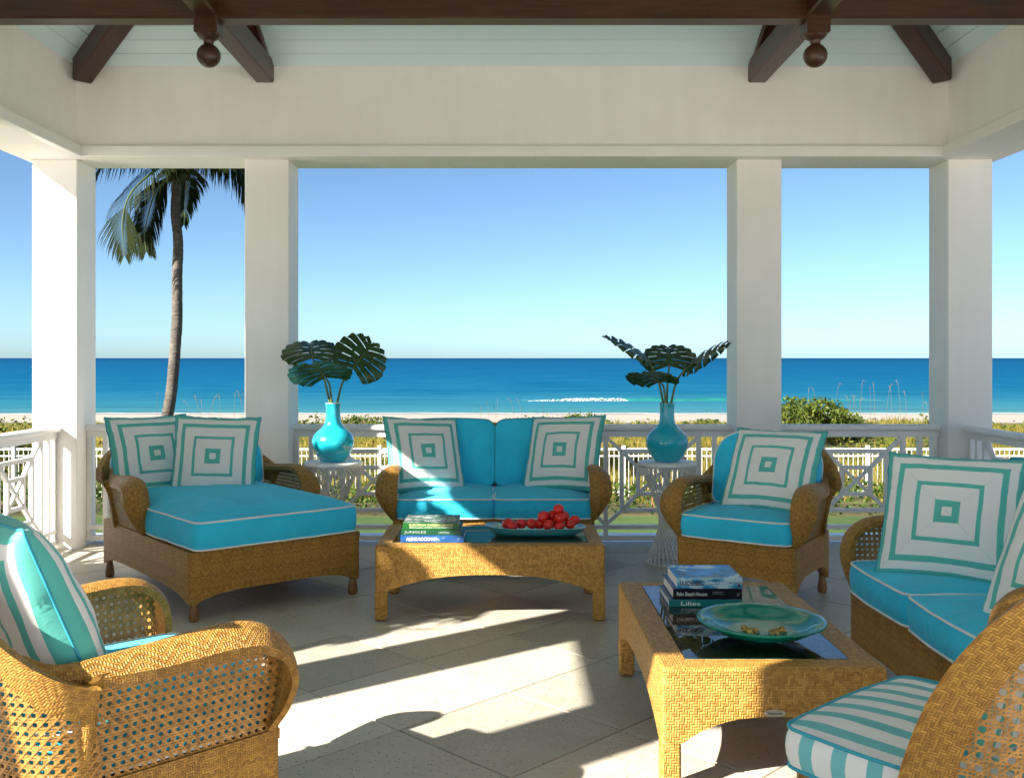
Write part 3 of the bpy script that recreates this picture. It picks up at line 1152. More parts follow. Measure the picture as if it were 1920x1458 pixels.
def sea_oats(label, cx, cy, n, sx, sy, hmin, hmax, seed):
    r = random.Random(seed)
    root = thing('sea_oats', label, 'dune grass', (cx, cy, dune_z(cx, cy)), 0, 'tall sea oats on the dune')
    b, h = MB(), MB()
    for k in range(n):
        x, y = r.gauss(0, sx), r.gauss(0, sy)
        z = dune_z(cx + x, cy + y) - dune_z(cx, cy)
        H = r.uniform(hmin, hmax); a = r.uniform(0, 6.28); l = r.uniform(.05, .22) * H
        p = [(x, y, z), (x + l*.2*cos(a), y + l*.2*sin(a), z + H*.5), (x + l*.6*cos(a), y + l*.6*sin(a), z + H*.85), (x + l*1.1*cos(a), y + l*1.1*sin(a), z + H)]
        b.tube(p, [.005, .0045, .004, .003], 4)
        h.tube([p[2], tuple((Vector(p[2]) + Vector(p[3])) / 2 + Vector((0, 0, .02))), p[3], (p[3][0] + .10*cos(a), p[3][1] + .10*sin(a), p[3][2] - .06)], [.003, .009, .008, .002], 5)
    b.build('stalks', MT['stalk'], root)['kind'] = 'stuff'; h.build('seed_heads', MT['stalk'], root)['kind'] = 'stuff'
sea_oats('tall dry sea oats on the grassy dune between the right columns', 13.0, 36, 18, 1.3, .8, .9, 1.75, 1)
sea_oats('thin dry sea oats rising against the water right of the palm trunk', -12.6, 42, 16, 1.1, .8, 1.3, 2.3, 2)
sea_oats('few thin sea oat stalks in front of the beach behind the loveseat', -.6, 46, 7, 1.2, .6, 1.0, 1.6, 3)

# ---- picket fence beyond the hedge
def picket_fence():
    root = thing('picket_fence', 'white metal picket fence beyond the lawn and hedge', 'fence', (0, 20.0, 0))
    zt, zb = -.40, -1.40
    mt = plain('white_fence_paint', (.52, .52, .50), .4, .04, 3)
    me = None
    for k in range(13):
        x = -15.1 + 2.5 * k
        if me is None:
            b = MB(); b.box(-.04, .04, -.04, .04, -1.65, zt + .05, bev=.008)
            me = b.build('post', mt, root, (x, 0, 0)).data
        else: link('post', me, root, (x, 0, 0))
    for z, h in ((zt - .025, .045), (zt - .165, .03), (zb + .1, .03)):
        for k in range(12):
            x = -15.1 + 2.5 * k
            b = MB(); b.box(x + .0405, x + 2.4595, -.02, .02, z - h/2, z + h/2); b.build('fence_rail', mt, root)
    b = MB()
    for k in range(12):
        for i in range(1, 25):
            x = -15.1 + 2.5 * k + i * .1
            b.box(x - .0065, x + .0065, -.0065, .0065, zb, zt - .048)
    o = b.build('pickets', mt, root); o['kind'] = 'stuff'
picket_fence()

# ---- coconut palm
def palm():
    Yp = 20.0
    def pw(u, v, dy=0.0): return W(u, v, Yp + dy)
    base = Vector((-7.15, Yp, dune_z(-7.1, Yp) - .1))
    root = thing('coconut_palm', 'leaning coconut palm with drooping fronds between the two left columns', 'palm tree', base)
    px = [(334, 305), (334, 321), (331, 352), (329, 398), (333, 440), (334, 468), (332, 524), (332, 597), (327, 671), (321, 737), (312, 790), (305, 850)]
    pts = [pw(u, v) for u, v in px][::-1]
    pts = [base] + pts
    path = catmull(pts, 150)
    b = MB()
    P, uv = [], []
    n = 16
    acc = 0
    for i, c in enumerate(path):
        t = i / 150
        r = .122 - .034 * t + .05 * math.exp(-t * 14)
        r *= 1 + .035 * ((i % 4) / 3.0 - .5) + .03 * fbm(c.z * 2.2, 3)
        P.append([c - base + Vector((cos(2*pi*k/n), sin(2*pi*k/n), 0)) * r * (1 + .03 * fbm(cos(2*pi*k/n)*2, c.z*4, sin(2*pi*k/n)*2)) for k in range(n + 1)])
    b.grid(P)
    t = NT('palm_bark')
    x, y, z = t.xyz(t.pos())
    v = t.comb(t.m('MULTIPLY', x, 4), t.m('MULTIPLY', y, 4), t.m('MULTIPLY', z, 16))
    nn = t.noise(v, 1.2, 4, .65)
    n2 = t.noise(t.pos(), 2.0, 3)
    f = t.m('ADD', t.m('MULTIPLY', nn, .6), t.m('MULTIPLY', n2, .4))
    t.set(Base_Color=t.ramp(f, [(.3, (.035, .029, .024)), (.5, (.10, .085, .07)), (.7, (.18, .155, .13))]), Roughness=.9)
    t.bump(nn, .9, .04)
    b.build('trunk', t.mat, root)
    crown = pw(333, 300)
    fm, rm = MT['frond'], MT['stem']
    r = random.Random(4)
    def frond(pts, L=.85, n=62, seed=0, droop=.75, wide=1.0, reps=(0, 1)):
        rr = random.Random(seed)
        path = catmull([p - base for p in pts], n)
        b = MB()
        b.tube(path, [.028 * (1 - .85 * i / n) + .003 for i in range(n + 1)], 6)
        ob = b.build('frond_rib', rm, None)
        f = MB()
        for i in range(4, n + 1):
            t = i / n
            c = path[i]
            tg = (path[min(i+1, n)] - path[max(i-1, 0)]).normalized()
            sd = tg.cross(Vector((0, 0, 1)))
            if sd.length < .25:
                sd = tg.cross(Vector((.3, 1, 0)))
            sd.normalize()
            ln = L * (.35 + .75 * sin(pi * min(1, t * .82 + .12))) * (1 - .45 * t ** 4)
            for s in (-1, 1):
                for rep in reps:
                    l = ln * rr.uniform(.85, 1.1)
                    d0 = (sd * s * wide * (1 - .3 * t) + tg * (.55 + .5 * t) + Vector((0, 0, .15))).normalized()
                    cc = c - tg * rep * (path[i] - path[i-1]).length * .5
                    dn = Vector((rr.uniform(-.1, .1), rr.uniform(-.1, .1), -1))
                    p1 = cc + d0 * l * .42 + dn * l * .06 * droop
                    p2 = p1 + (d0 + dn * droop * .8).normalized() * l * .34
                    p3 = p2 + (d0 * .6 + dn * droop * 1.4).normalized() * l * .30
                    w = .0135
                    wv = tg.cross(d0).cross(d0).normalized() * w
                    wv2 = (wv + Vector((rr.uniform(-.006, .006), 0, rr.uniform(-.006, .006))))
                    k = f.add([cc - wv * .4, cc + wv * .4, p1 + wv, p1 - wv, p2 + wv2 * .8, p2 - wv2 * .8, p3])
                    f.face((k, k+1, k+2, k+3)); f.face((k+3, k+2, k+4, k+5)); f.face((k+5, k+4, k+6))
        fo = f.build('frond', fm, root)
        ob.parent = fo
    frond([crown, pw(292, 319, -.5), pw(246, 362, -.9), pw(230, 412, -1.0), pw(233, 478, -1.0)], .92, 70, 1, .8, reps=(0,))
    frond([crown, pw(317, 330, -.2), pw(290, 364, -.1), pw(272, 432, .0), pw(274, 470, 0)], .75, 58, 2, .9)
    frond([crown, pw(375, 285, -.3), pw(415, 292, -.6), pw(455, 325, -.8), pw(480, 395, -.9)], 1.15, 80, 3, 1.2)
    frond([crown, pw(385, 278, .4), pw(430, 276, .9), pw(480, 300, 1.2), pw(520, 345, 1.4)], 1.25, 74, 4, 1.3)
    frond([crown, pw(280, 285, -.2), pw(230, 284, -.4), pw(185, 302, -.6), pw(140, 350, -.7)], 1.05, 70, 5, 1.2)
    frond([crown, pw(345, 318, .6), pw(352, 330, 1.2), pw(350, 360, 1.7), pw(345, 420, 1.9)], .6, 50, 6, 1.0)
    frond([crown, pw(315, 250, -1.0), pw(300, 225, -1.8), pw(290, 235, -2.6), pw(280, 290, -3.2)], .8, 56, 7, 1.0)
    for k, (du, dv, dy) in enumerate(((-60, -90, .8), (40, -110, .4), (95, -60, -.9), (-110, -50, .9), (10, -60, 2.2), (60, -40, -1.8), (-30, -120, -.8))):
        e = pw(333 + du, 300 + dv, dy)
        q = crown.lerp(e, .5) + Vector((0, 0, .35))
        tip = e + (e - crown) * .55 + Vector((0, 0, -.75))
        frond([crown, q, e, tip], .8, 54, 10 + k, .9)
    # fibre and small nuts at the crown
    c = MB()
    for k in range(26):
        a = r.uniform(0, 6.28); rr_ = r.uniform(.05, .16)
        p = crown - base + Vector((cos(a)*rr_, sin(a)*rr_, r.uniform(-.28, .1)))
        c.tube([p, p + Vector((cos(a)*.07, sin(a)*.07, .05)), p + Vector((cos(a)*.13, sin(a)*.13, -.18 - r.random()*.2))], [.035, .028, .006], 5)
    c.build('crown_fibre', plain('palm_fibre', (.16, .11, .05), .9, .3, 9), root)
palm()
# unseen hedges, added and shaped to shade the chaise and the tub chair
def shade_hedge(label, cx, cy, z0, extra=0.0, hy=1.40):
    r = random.Random(17)
    root = thing('shade_hedge', label, 'hedge', (cx, cy, z0))
    b = MB()
    k = 0
    while k < 15000:
        u, v, w = r.uniform(-1, 1), r.uniform(-1, 1), r.random()
        top = 4.29 + .08 * fbm(v * 3, 2) - .30 * max(0, -v - .72) / .28 - .27 * max(0, min(1, (v - .1) / .3))
        e = max(abs(u), abs(v), w)
        if e < .75 and r.random() < .75: continue
        leaf_quad(b, Vector((u * .5 * (1 + .12 * fbm(v*3, w*6)), v * hy * (1 + .04 * fbm(u*3, w*7, 3)), w * (top + extra))), .11, r, .4)
        k += 1
    b.build('foliage', MT['hedge'], root)
    s = MB()
    for i in range(14):
        y = (-.92 + .14 * i) * hy
        s.tube([(0, y, -.05), (.05, y, 1.5), (-.05, y + .1, 3.4)], [.03, .02, .008], 6)
    s.build('stems', MT['peg'], root)
shade_hedge('unseen tall green hedge added outside the left railing to shade the chaise', -4.45, 3.98, -1.2)
shade_hedge('unseen tall hedge added behind the camera to shade the tub chair', -3.6, -1.28, 0.0, .45, .66)
# ================================================================== wicker furniture
def cane2d(b, inside, bounds, pitch, mapf, w=0.0052):
    p0, p1, q0, q1 = bounds
    def run(pts, e, lay):
        seq = []
        def flush():
            if len(seq) > 1:
                A, B = [], []
                for (p, q) in seq:
                    pos, nr = mapf(p - e[0] * w / 2, q - e[1] * w / 2); A.append(pos + nr * lay)
                    pos, nr = mapf(p + e[0] * w / 2, q + e[1] * w / 2); B.append(pos + nr * lay)
                k = b.add(A + B); m = len(A)
                for i in range(m - 1):
                    b.face((k + i, k + m + i, k + m + i + 1, k + i + 1), None, 0, False)
            seq.clear()
        for p, q in pts:
            if inside(p, q): seq.append((p, q))
            else: flush()
        flush()
    st = pitch / 2
    d = 0.16
    np_, nq = int((p1 - p0) / pitch) + 2, int((q1 - q0) / pitch) + 2
    for i in range(np_):
        for s in (-d, d):
            p = p0 + (i + s) * pitch
            run([(p, q0 + st * k) for k in range(int((q1 - q0) / st) + 2)], (1, 0), 0.0)
    for j in range(nq):
        for s in (-d, d):
            q = q0 + (j + s) * pitch
            run([(p0 + st * k, q) for k in range(int((p1 - p0) / st) + 2)], (0, 1), 0.0013)
    r = 0.7071
    L = int(max(np_, nq) * 2) + 4
    for i in range(-nq, np_ + 1):
        run([(p0 + (i + .5) * pitch + st * k, q0 + st * k) for k in range(L)], (r, -r), 0.0026)
    for i in range(0, np_ + nq + 1):
        run([(p0 + (i + .5) * pitch - st * k, q0 + st * k) for k in range(L)], (r, r), -0.0013)

def rrect(w, d, r, step=0.03, bow=0.0):
    """rounded rectangle outline, counter-clockwise from the front left; returns points and (side, t)"""
    pts, info = [], []
    hw, hd = w / 2, d / 2
    sides = [((-hw + r, -hd), (hw - r, -hd), (0, -1)), ((hw, -hd + r), (hw, hd - r), (1, 0)), ((hw - r, hd), (-hw + r, hd), (0, 1)), ((-hw, hd - r), (-hw, -hd + r), (-1, 0))]
    for k, (a, c, n) in enumerate(sides):
        L = sqrt((c[0]-a[0])**2 + (c[1]-a[1])**2)
        m = max(4, int(L / step))
        for i in range(m + 1):
            t = i / m
            o = bow * (1 - (2*t - 1)**2)
            pts.append((a[0] + (c[0]-a[0])*t + n[0]*o, a[1] + (c[1]-a[1])*t + n[1]*o)); info.append((k, 2*t - 1))
        cx, cy = (c[0] - n[0]*r, c[1] - n[1]*r)
        a0 = atan2(n[1], n[0])
        for i in range(1, 5):
            an = a0 + pi/2 * i / 5
            pts.append((cx + r*cos(an), cy + r*sin(an))); info.append((k, 1.0))
    return pts, info

def skirt(w, d, ztop, zc_, zm, flare=0.0, th=0.02, pw=5, r=0.03, plat=0.0):
    b = MB()
    pts, info = rrect(w, d, r, 0.025)
    P, N = [], []
    for (x, y), (k, t) in zip(pts, info):
        side = (w if k % 2 == 0 else d) / 2
        tt = min(1.0, abs(t) * (side - r) / (side - plat)) if plat else abs(t)
        zb = zc_ + (zm - zc_) * (1 - tt ** pw)
        row, nr = [], []
        for j in range(7):
            z = zb + (ztop - zb) * j / 6
            f = 1 + flare * (ztop - z) / max(w, d)
            row.append((x * f, y * f, z)); 
            q = Vector((x / w, y / d, 0)); 
            if abs(q.x) > abs(q.y): nn = Vector((math.copysign(1, q.x), 0, 0))
            else: nn = Vector((0, math.copysign(1, q.y), 0))
            nr.append(nn)
        P.append(row); N.append(nr)
    us = [0.0]
    for i in range(1, len(pts) + 1):
        a, c = pts[i % len(pts)], pts[i-1]
        us.append(us[-1] + sqrt((a[0]-c[0])**2 + (a[1]-c[1])**2))
    uv = [[(us[i], P[i % len(P)][j][2]) for j in range(7)] for i in range(len(P) + 1)]
    b.grid(P, True, uv=uv)
    I = [[(p[0] * (1 - 2*th/w), p[1] * (1 - 2*th/d), p[2]) for p in row] for row in P]
    b.grid(I, True, uv=uv, flip=True)
    b.grid([[I[i][0], P[i][0]] for i in range(len(P))], True)
    return b, pts

def cushion_mb(outline, h, crown, M, stripe=False, seed=0, side_bulge=0.012, low_crown=0.012, wr=0.006):
    """box cushion: outline in the xy plane, thickness along z (0..h); M places it. Returns body, piping"""
    body, pipe = MB(), MB()
    n = len(outline)
    cx = sum(p[0] for p in outline) / n; cy = sum(p[1] for p in outline) / n
    prof = []
    for k in range(1, 11):
        s = k / 10
        prof.append((s, 'b', -low_crown * (1 - s**2.5)))
    nb = len(prof)
    for k in range(1, 4):
        f = k / 4
        prof.append((1.0, 's', f))
    for k in range(10, 0, -1):
        s = k / 10
        prof.append((s, 't', crown * (1 - s**3.2)))
    P, UVs = [], []
    per = [0.0]
    for i in range(1, n + 1):
        a, c = outline[i % n], outline[i-1]
        per.append(per[-1] + sqrt((a[0]-c[0])**2 + (a[1]-c[1])**2))
    for i in range(n + 1):
        ox, oy = outline[i % n]
        dx, dy = ox - cx, oy - cy
        ln = sqrt(dx*dx + dy*dy)
        row, uvr = [], []
        for s, kind, val in prof:
            x, y = cx + dx * s, cy + dy * s
            if kind == 'b': z = val
            elif kind == 't': z = h + val
            else:
                z = h * val
                o = side_bulge * 4 * val * (1 - val)
                x += dx / ln * o; y += dy / ln * o
            q = fbm(x * 5 + seed * 7.3, y * 5, z * 3) * wr
            if kind == 't': z += q * (1.15 - s)
            if kind == 's':
                x += dx / ln * q * .5; y += dy / ln * q * .5
            row.append(M @ Vector((x, y, z)))
            if kind == 's': uvr.append((per[i], z))
            elif s == 1.0 and kind == 't': uvr.append((x, y))
            else: uvr.append((x, y))
        P.append(row); UVs.append(uvr)
    P2, UV2 = P[:-1], UVs
    # split so that the sides get their own texture run
    nbk = nb
    def sub(j0, j1, side=False):
        G = [[r[j] for j in range(j0, j1)] for r in P2]
        if side:
            uvg = [[(per[i], 0.02 * j) for j in range(j1 - j0)] for i in range(n + 1)]
        else:
            uvg = [[UV2[i][j] for j in range(j0, j1)] for i in range(n + 1)]
        body.grid(G, True, uv=uvg)
    sub(0, nbk)
    sub(nbk - 1, nbk + 4, True)
    sub(nbk + 3, len(prof))
    # close the middles
    for j, rev in ((0, True), (len(prof) - 1, False)):
        ids = body.add([P2[i][j] for i in range(n)])
        ring = list(range(ids, ids + n))
        c = body.add([sum((P2[i][j] for i in range(n)), Vector()) / n])
        uvc = (cx, cy)
        for i in range(n):
            a, d_ = ring[i], ring[(i+1) % n]
            tri = (d_, a, c) if rev else (a, d_, c)
            ua, ud = UV2[i][j], UV2[i+1][j]
            body.face(tri, [ud, ua, uvc] if rev else [ua, ud, uvc], 0, True)
    for z in (0.0, h):
        pts = []
        for i in range(n):
            ox, oy = outline[i]
            dx, dy = ox - cx, oy - cy; ln = sqrt(dx*dx+dy*dy)
            pts.append(M @ Vector((ox + dx/ln*.003, oy + dy/ln*.003, z + fbm(ox*4+seed, oy*4)*.003)))
        pipe.tube(pts, 0.0052, 6, closed=True)
    return body, pipe

def seat_cushion(parent, w, d, cx, cy, z0, h, crown, mats=('turq', 'pipe_white'), seed=0, r=0.05, bow=0.012, wr=0.006, rows=0.03):
    o, _ = rrect(w, d, r, rows, bow)
    M = Matrix.Translation((cx, cy, z0))
    b, p = cushion_mb(o, h, crown, M, seed=seed, wr=wr)
    ob = b.build('seat_cushion', MT[mats[0]], parent)
    p.build('piping', MT[mats[1]], ob)
    return ob

def back_cushion(parent, w, hgt, cx, y, z0, th, lean, rtop=0.16, seed=0, yaw=0.0, asym=0, pipe='pipe_white'):
    """upright cushion, front face to -y"""
    pts = []
    hw = w / 2
    rb = 0.05
    rl = rtop if asym <= 0 else 0.07
    rr = rtop if asym >= 0 else 0.07
    def arc(cx_, cy_, r, a0, a1, n=7):
        return [(cx_ + r*cos(a0 + (a1-a0)*k/n), cy_ + r*sin(a0 + (a1-a0)*k/n)) for k in range(n + 1)]
    def line(a, c, n):
        return [(a[0]+(c[0]-a[0])*k/n, a[1]+(c[1]-a[1])*k/n) for k in range(1, n)]
    A = arc(-hw+rb, rb, rb, pi, 1.5*pi, 4); B = arc(hw-rb, rb, rb, 1.5*pi, 2*pi, 4)
    C = arc(hw-rr, hgt-rr, rr, 0, pi/2); D = arc(-hw+rl, hgt-rl, rl, pi/2, pi)
    for seg, nx in ((A, B), (B, C), (C, D), (D, A)):
        pts += seg + line(seg[-1], nx[0], 10)
    pts = [(x, yv + (0.012 * (1 - (x/hw)**2) if yv > hgt*.7 else 0)) for x, yv in pts]
    # local (x, y, z) -> (x, -z, y): outline up, thickness to the front
    R = Matrix(((1, 0, 0, 0), (0, 0, -1, 0), (0, 1, 0, 0), (0, 0, 0, 1)))
    M = Matrix.Translation((cx, y, z0)) @ Matrix.Rotation(yaw, 4, 'Z') @ Matrix.Rotation(-lean, 4, 'X') @ R
    b, p = cushion_mb(pts, th, 0.035, M, seed=seed, low_crown=0.02)
    ob = b.build('back_cushion', MT['turq'], parent)
    p.build('piping', MT[pipe], ob)
    return ob

PEG = None
def peg_legs(root, spots, h=0.15):
    me = None
    for x, y in spots:
        if me is None:
            b = MB()
            b.lathe([(0.0, 0.0), (0.022, 0.0), (0.027, 0.008), (0.030, 0.03), (0.026, 0.06), (0.020, 0.09), (0.021, 0.12), (0.023, h + .05)], 14)
            o = b.build('leg', MT['peg'], root, (x, y, 0)); me = o.data
        else:
            link('leg', me, root, (x, y, 0))

def plan_curve(a, bq, yb, e=2.6, n=80):
    pts = []
    for k in range(n + 1):
        th = pi * k / n
        c, s = cos(th), sin(th)
        pts.append(Vector((math.copysign(abs(c) ** (2/e), c) * a, yb + abs(s) ** (2/e) * bq, 0)))
    # resample to arc length, centred
    L = [0.0]
    for i in range(1, len(pts)):
        L.append(L[-1] + (pts[i] - pts[i-1]).length)
    P = L[-1] / 2
    def at(p):
        t = max(0.0, min(L[-1], p + P))
        lo, hi = 0, len(L) - 1
        while hi - lo > 1:
            m = (lo + hi) // 2
            if L[m] <= t: lo = m
            else: hi = m
        f = (t - L[lo]) / max(1e-9, L[hi] - L[lo])
        q = pts[lo].lerp(pts[hi], f)
        i0, i1 = max(0, lo - 2), min(len(pts) - 1, hi + 2)
        tg = (pts[i1] - pts[i0]).normalized()
        nr = Vector((tg.y, -tg.x, 0))           # outward: runs +x -> -x, so rotate to the outside
        if nr.y < 0 and abs(tg.x) > .5: nr = -nr
        return q, nr
    return at, P

def wicker_back(root, a, bq, yb, z0, H, qa, lean, nexp=2.4, band=0.11, pitch=0.024, flare=0.055, arch=None, mexp=0.75):
    at, P = plan_curve(a, bq, yb)
    def mapf(p, q):
        c, nr = at(p)
        if nr.dot(c - Vector((0, yb - .05, 0))) < 0: nr = -nr
        return Vector((c.x, c.y + lean * q, z0 + q)) + nr * (0.05 * q * (1 if abs(c.x) > .0 else 1)), nr
    def top(p):
        u = min(1.0, abs(p) / P)
        if arch: return qa + (H - qa) * (.5 + .5 * cos(pi * u ** arch))
        return qa + (H - qa) * (1 - u ** nexp) ** mexp
    # outline of the top edge as a polyline with 2D normals
    n = 72
    ps = [-P * cos(pi * k / n) for k in range(n + 1)]
    ol = [Vector((p, top(p))) for p in ps]
    tl = []
    for i in range(n + 1):
        t = (ol[min(i+1, n)] - ol[max(i-1, 0)]).normalized()
        tl.append(Vector((-t.y, t.x)))          # points up / out
    S, N = [], []
    K = 8
    for i in range(n + 1):
        rs, rn = [], []
        for j in range(K + 1):
            t = j / K
            d = ol[i] - tl[i] * band * (1 - t)
            d.y = max(d.y, 0.0)
            d.x = max(-P, min(P, d.x))
            pos, nr = mapf(d.x, d.y)
            off = flare * t ** 2.2 + 0.010 * sin(pi * t)
            up = 0.0
            if t > .8: up = -0.02 * ((t - .8) / .2) ** 2
            rs.append(pos + nr * off + Vector((0, 0, up)))
            rn.append(nr)
        S.append(rs); N.append(rn)
    b = MB()
    b.shell(S, N, 0.02)
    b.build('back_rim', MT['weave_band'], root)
    inner = lambda p, q: q >= -.001 and abs(p) <= P and q <= 2 and _in(p, q)
    def _in(p, q):
        if q > top(p): return False
        if arch and q < qa - band * .86: return True
        # distance to the outline
        best = 9
        for i in range(0, n + 1, 2):
            dd = (ol[i].x - p) ** 2 + (ol[i].y - q) ** 2
            if dd < best: best = dd
        return best > (band * .86) ** 2
    c = MB()
    cane2d(c, inner, (-P, P, 0.0, H), pitch, mapf)
    c.build('cane_panel', MT['cane'], root)
    return mapf, P, top

def wicker_arm(root, side, w, yR, yF, zA=0.70, bw=1.0, cane=True, pitch=0.024, z0=0.38):
    xi = w / 2 - 0.012
    ctl = [(yR + .17, zA + .012, .012), (yR + .08, zA - .024, .055), ((yR - .09), zA - .016, .10), (yF + .20, zA + .002, .130), (yF + .08, zA - .010, .138), (yF + .008, zA - .062, .142), (yF - .018, zA - .145, .145), (yF - .008, zA - .225, .112), (yF + .022, z0 + .004, .045)]
    path = catmull([(y, z, wd) for y, z, wd in ctl], 40)
    K = 8
    S, N = [], []
    for i, c in enumerate(path):
        t0, t1 = path[max(0, i-1)], path[min(len(path)-1, i+1)]
        tg = Vector((t1.x - t0.x, t1.y - t0.y)).normalized()
        nn = Vector((tg.y, -tg.x))
        rs, rn = [], []
        f = i / 40
        for j in range(K + 1):
            t = j / K
            wd = c.z * bw
            roll = 0.045 * min(1.0, c.z / .115) * (1 if f < .55 else max(0.25, 1 - (f - .55) * 2.0))
            off = -roll * t ** 2.2 + 0.014 * sin(pi * t) - 0.012 * (1 - t) ** 4
            x = xi + wd * t
            rs.append(Vector((side * x, c.x + nn.x * off, c.y + nn.y * off)))
            rn.append(Vector((0, nn.x, nn.y)))
        S.append(rs); N.append(rn)
    b = MB()
    b.shell(S, N, 0.022)
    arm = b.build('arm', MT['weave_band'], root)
    if cane:
        xs = w / 2 + 0.012
        ztop = [(c.x, c.y) for c in path]
        def inside(p, q):
            # p along y, q height above z0 ; inside the curve of the arm
            z = z0 + q
            if q < 0 or p > yR + .02 or p < yF + .012: return False
            best = None
            for y, zz in ztop[:34]:
                if zz >= z - .002 and y < p - 0.0: break
            # under the band, behind its front
            for k in range(len(ztop) - 1):
                (ya, za), (yb_, zb_) = ztop[k], ztop[k+1]
                if (ya - p) * (yb_ - p) <= 0 and abs(ya - yb_) > 1e-9 and k < 28:
                    zt = za + (zb_ - za) * (p - ya) / (yb_ - ya)
                    return z < zt - .012
            return False
        def mapf(p, q):
            return Vector((side * (xs + 0.055 * q / .3), p, z0 + q)), Vector((side, 0, 0))
        c = MB()
        cane2d(c, inside, (yF, yR + .03, 0.0, zA - z0), pitch, mapf)
        c.build('cane_panel', MT['cane'], arm)
        # woven upright where the arm meets the back
        b = MB()
        b.tube([(side * (w/2 + .012), yR + .02, 0.36), (side * (w/2 + .03), yR + .02, .48), (side * (w/2 + .066), yR + .02, zA - .04)], 0.019, 10)
        b.build('arm_post', MT['weave_band'], arm)
    return arm

def wicker_seat(label, cat, group, loc, rz, w, d, arm_len, n_seat=1, name='wicker_armchair', H=0.59, bq=0.2, ncush_back=1, cush_front=0.0, zm=0.19, seat_h=0.125, crown=0.03, lean=0.12, mk_back_cushion=True, arch=1.7, bch=.44):
    root = thing(name, label, cat, loc, rz, group)
    z0 = 0.38
    b, _ = skirt(w + .05, d, z0, 0.095, zm, th=0.02)
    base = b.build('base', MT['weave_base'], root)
    k = MB(); k.box(-w/2 - .02, w/2 + .02, -d/2 + .005, d/2 - .005, z0 - .03, z0 - .001)
    k.build('seat_deck', MT['weave_base'], root)
    lx, ly = w/2 - .012, d/2 - .035
    peg_legs(root, [(-lx, -ly), (lx, -ly), (-lx, ly), (lx, ly)])
    yb = d/2 - bq
    wicker_back(root, w/2 + .045, bq, yb, z0, H, 0.285, lean, arch=arch)
    for s in (-1, 1):
        wicker_arm(root, s, w + .01, yb + .02, d/2 - .06 - bq - arm_len)
    # cushions
    bt = 0.15
    yfront = -d/2 - .012 - cush_front
    yback = d/2 - .075
    wc = w / n_seat - .006
    for i in range(n_seat):
        cx = -w/2 + w/n_seat * (i + .5)
        seat_cushion(root, wc, yback - yfront, cx, (yback + yfront)/2, z0 + .012, seat_h, crown, seed=i + rnd.random() * 9)
    if mk_back_cushion:
        for i in range(ncush_back):
            wb = (w - .02) / ncush_back
            cx = -(w - .02)/2 + wb * (i + .5)
            asym = 0 if ncush_back == 1 else (-1 if i == 0 else 1)
            back_cushion(root, wb - .006, bch, cx, d/2 - .085, z0 + seat_h + .0, bt, 0.17, rtop=.17 if ncush_back == 1 else .10, seed=i + 3, asym=asym, pipe='pipe_white' if ncush_back == 1 else 'pipe_blue')
    return root

wicker_seat('honey wicker loveseat facing the camera in front of the sea side railing', 'loveseat', 'wicker two seat sofas', (-0.085, 6.80, 0), 0.0, 1.275, 0.84, 0.57, n_seat=2, name='wicker_loveseat', ncush_back=2, zm=.17, arch=3.2, bch=.465)
wicker_seat('honey wicker loveseat at the right edge, seen from its far arm', 'loveseat', 'wicker two seat sofas', (1.985, 3.80, 0), radians(-90), 1.275, 0.84, 0.57, n_seat=2, name='wicker_loveseat', ncush_back=2, zm=.17, arch=3.2, bch=.465)
wicker_seat('honey wicker armchair with turquoise cushions beside the right plant table, facing the camera', 'armchair', 'wicker armchairs', (1.50, 5.91, 0), radians(-33), 0.66, 0.72, 0.44, seat_h=.125)
wicker_seat('honey wicker armchair seen from behind its open cane side, nearest on the left', 'armchair', 'wicker armchairs', (-1.15, 2.80, 0), radians(135), 0.66, 0.72, 0.44, seat_h=.125, mk_back_cushion=False)
wicker_seat('wide wicker chaise with one long turquoise mattress cushion and two pillows at its back', 'chaise', None, (-1.78, 6.205, 0), radians(39.4), 1.02, 1.50, 0.42, name='wicker_chaise', bq=.30, zm=.15, seat_h=.150, crown=.085, arch=2.0, bch=.37, H=.55)

# ---- the chair at the lower right: arched tub back seen from behind
def tub_chair(loc, rz):
    root = thing('wicker_tub_chair', 'wicker chair with arched cane back and striped seat cushion in the lower right corner', 'chair', loc, rz, None)
    w, d, z0 = 0.60, 0.62, 0.375
    b, _ = skirt(w, d, z0, 0.10, 0.16, th=0.02)
    b.build('base', MT['weave_base'], root)
    k = MB(); k.box(-w/2 + .02, w/2 - .02, -d/2 + .02, d/2 - .02, z0 - .03, z0 - .001); k.build('seat_deck', MT['weave_base'], root)
    peg_legs(root, [(-w/2+.04, -d/2+.04), (w/2-.04, -d/2+.04), (-w/2+.04, d/2-.04), (w/2-.04, d/2-.04)])
    wicker_back(root, w/2 + .035, 0.34, d/2 - .32, z0 - .06, 0.78, 0.06, 0.10, nexp=2.6, band=.105, flare=.03, mexp=.62, pitch=.030)
    seat_cushion(root, w + .03, d - .01, 0, -.025, z0 + .008, .100, .024, ('stripe', 'pipe_blue'), seed=4, r=.05)
    return root
tub_chair((1.17, 2.49, 0), radians(-140))

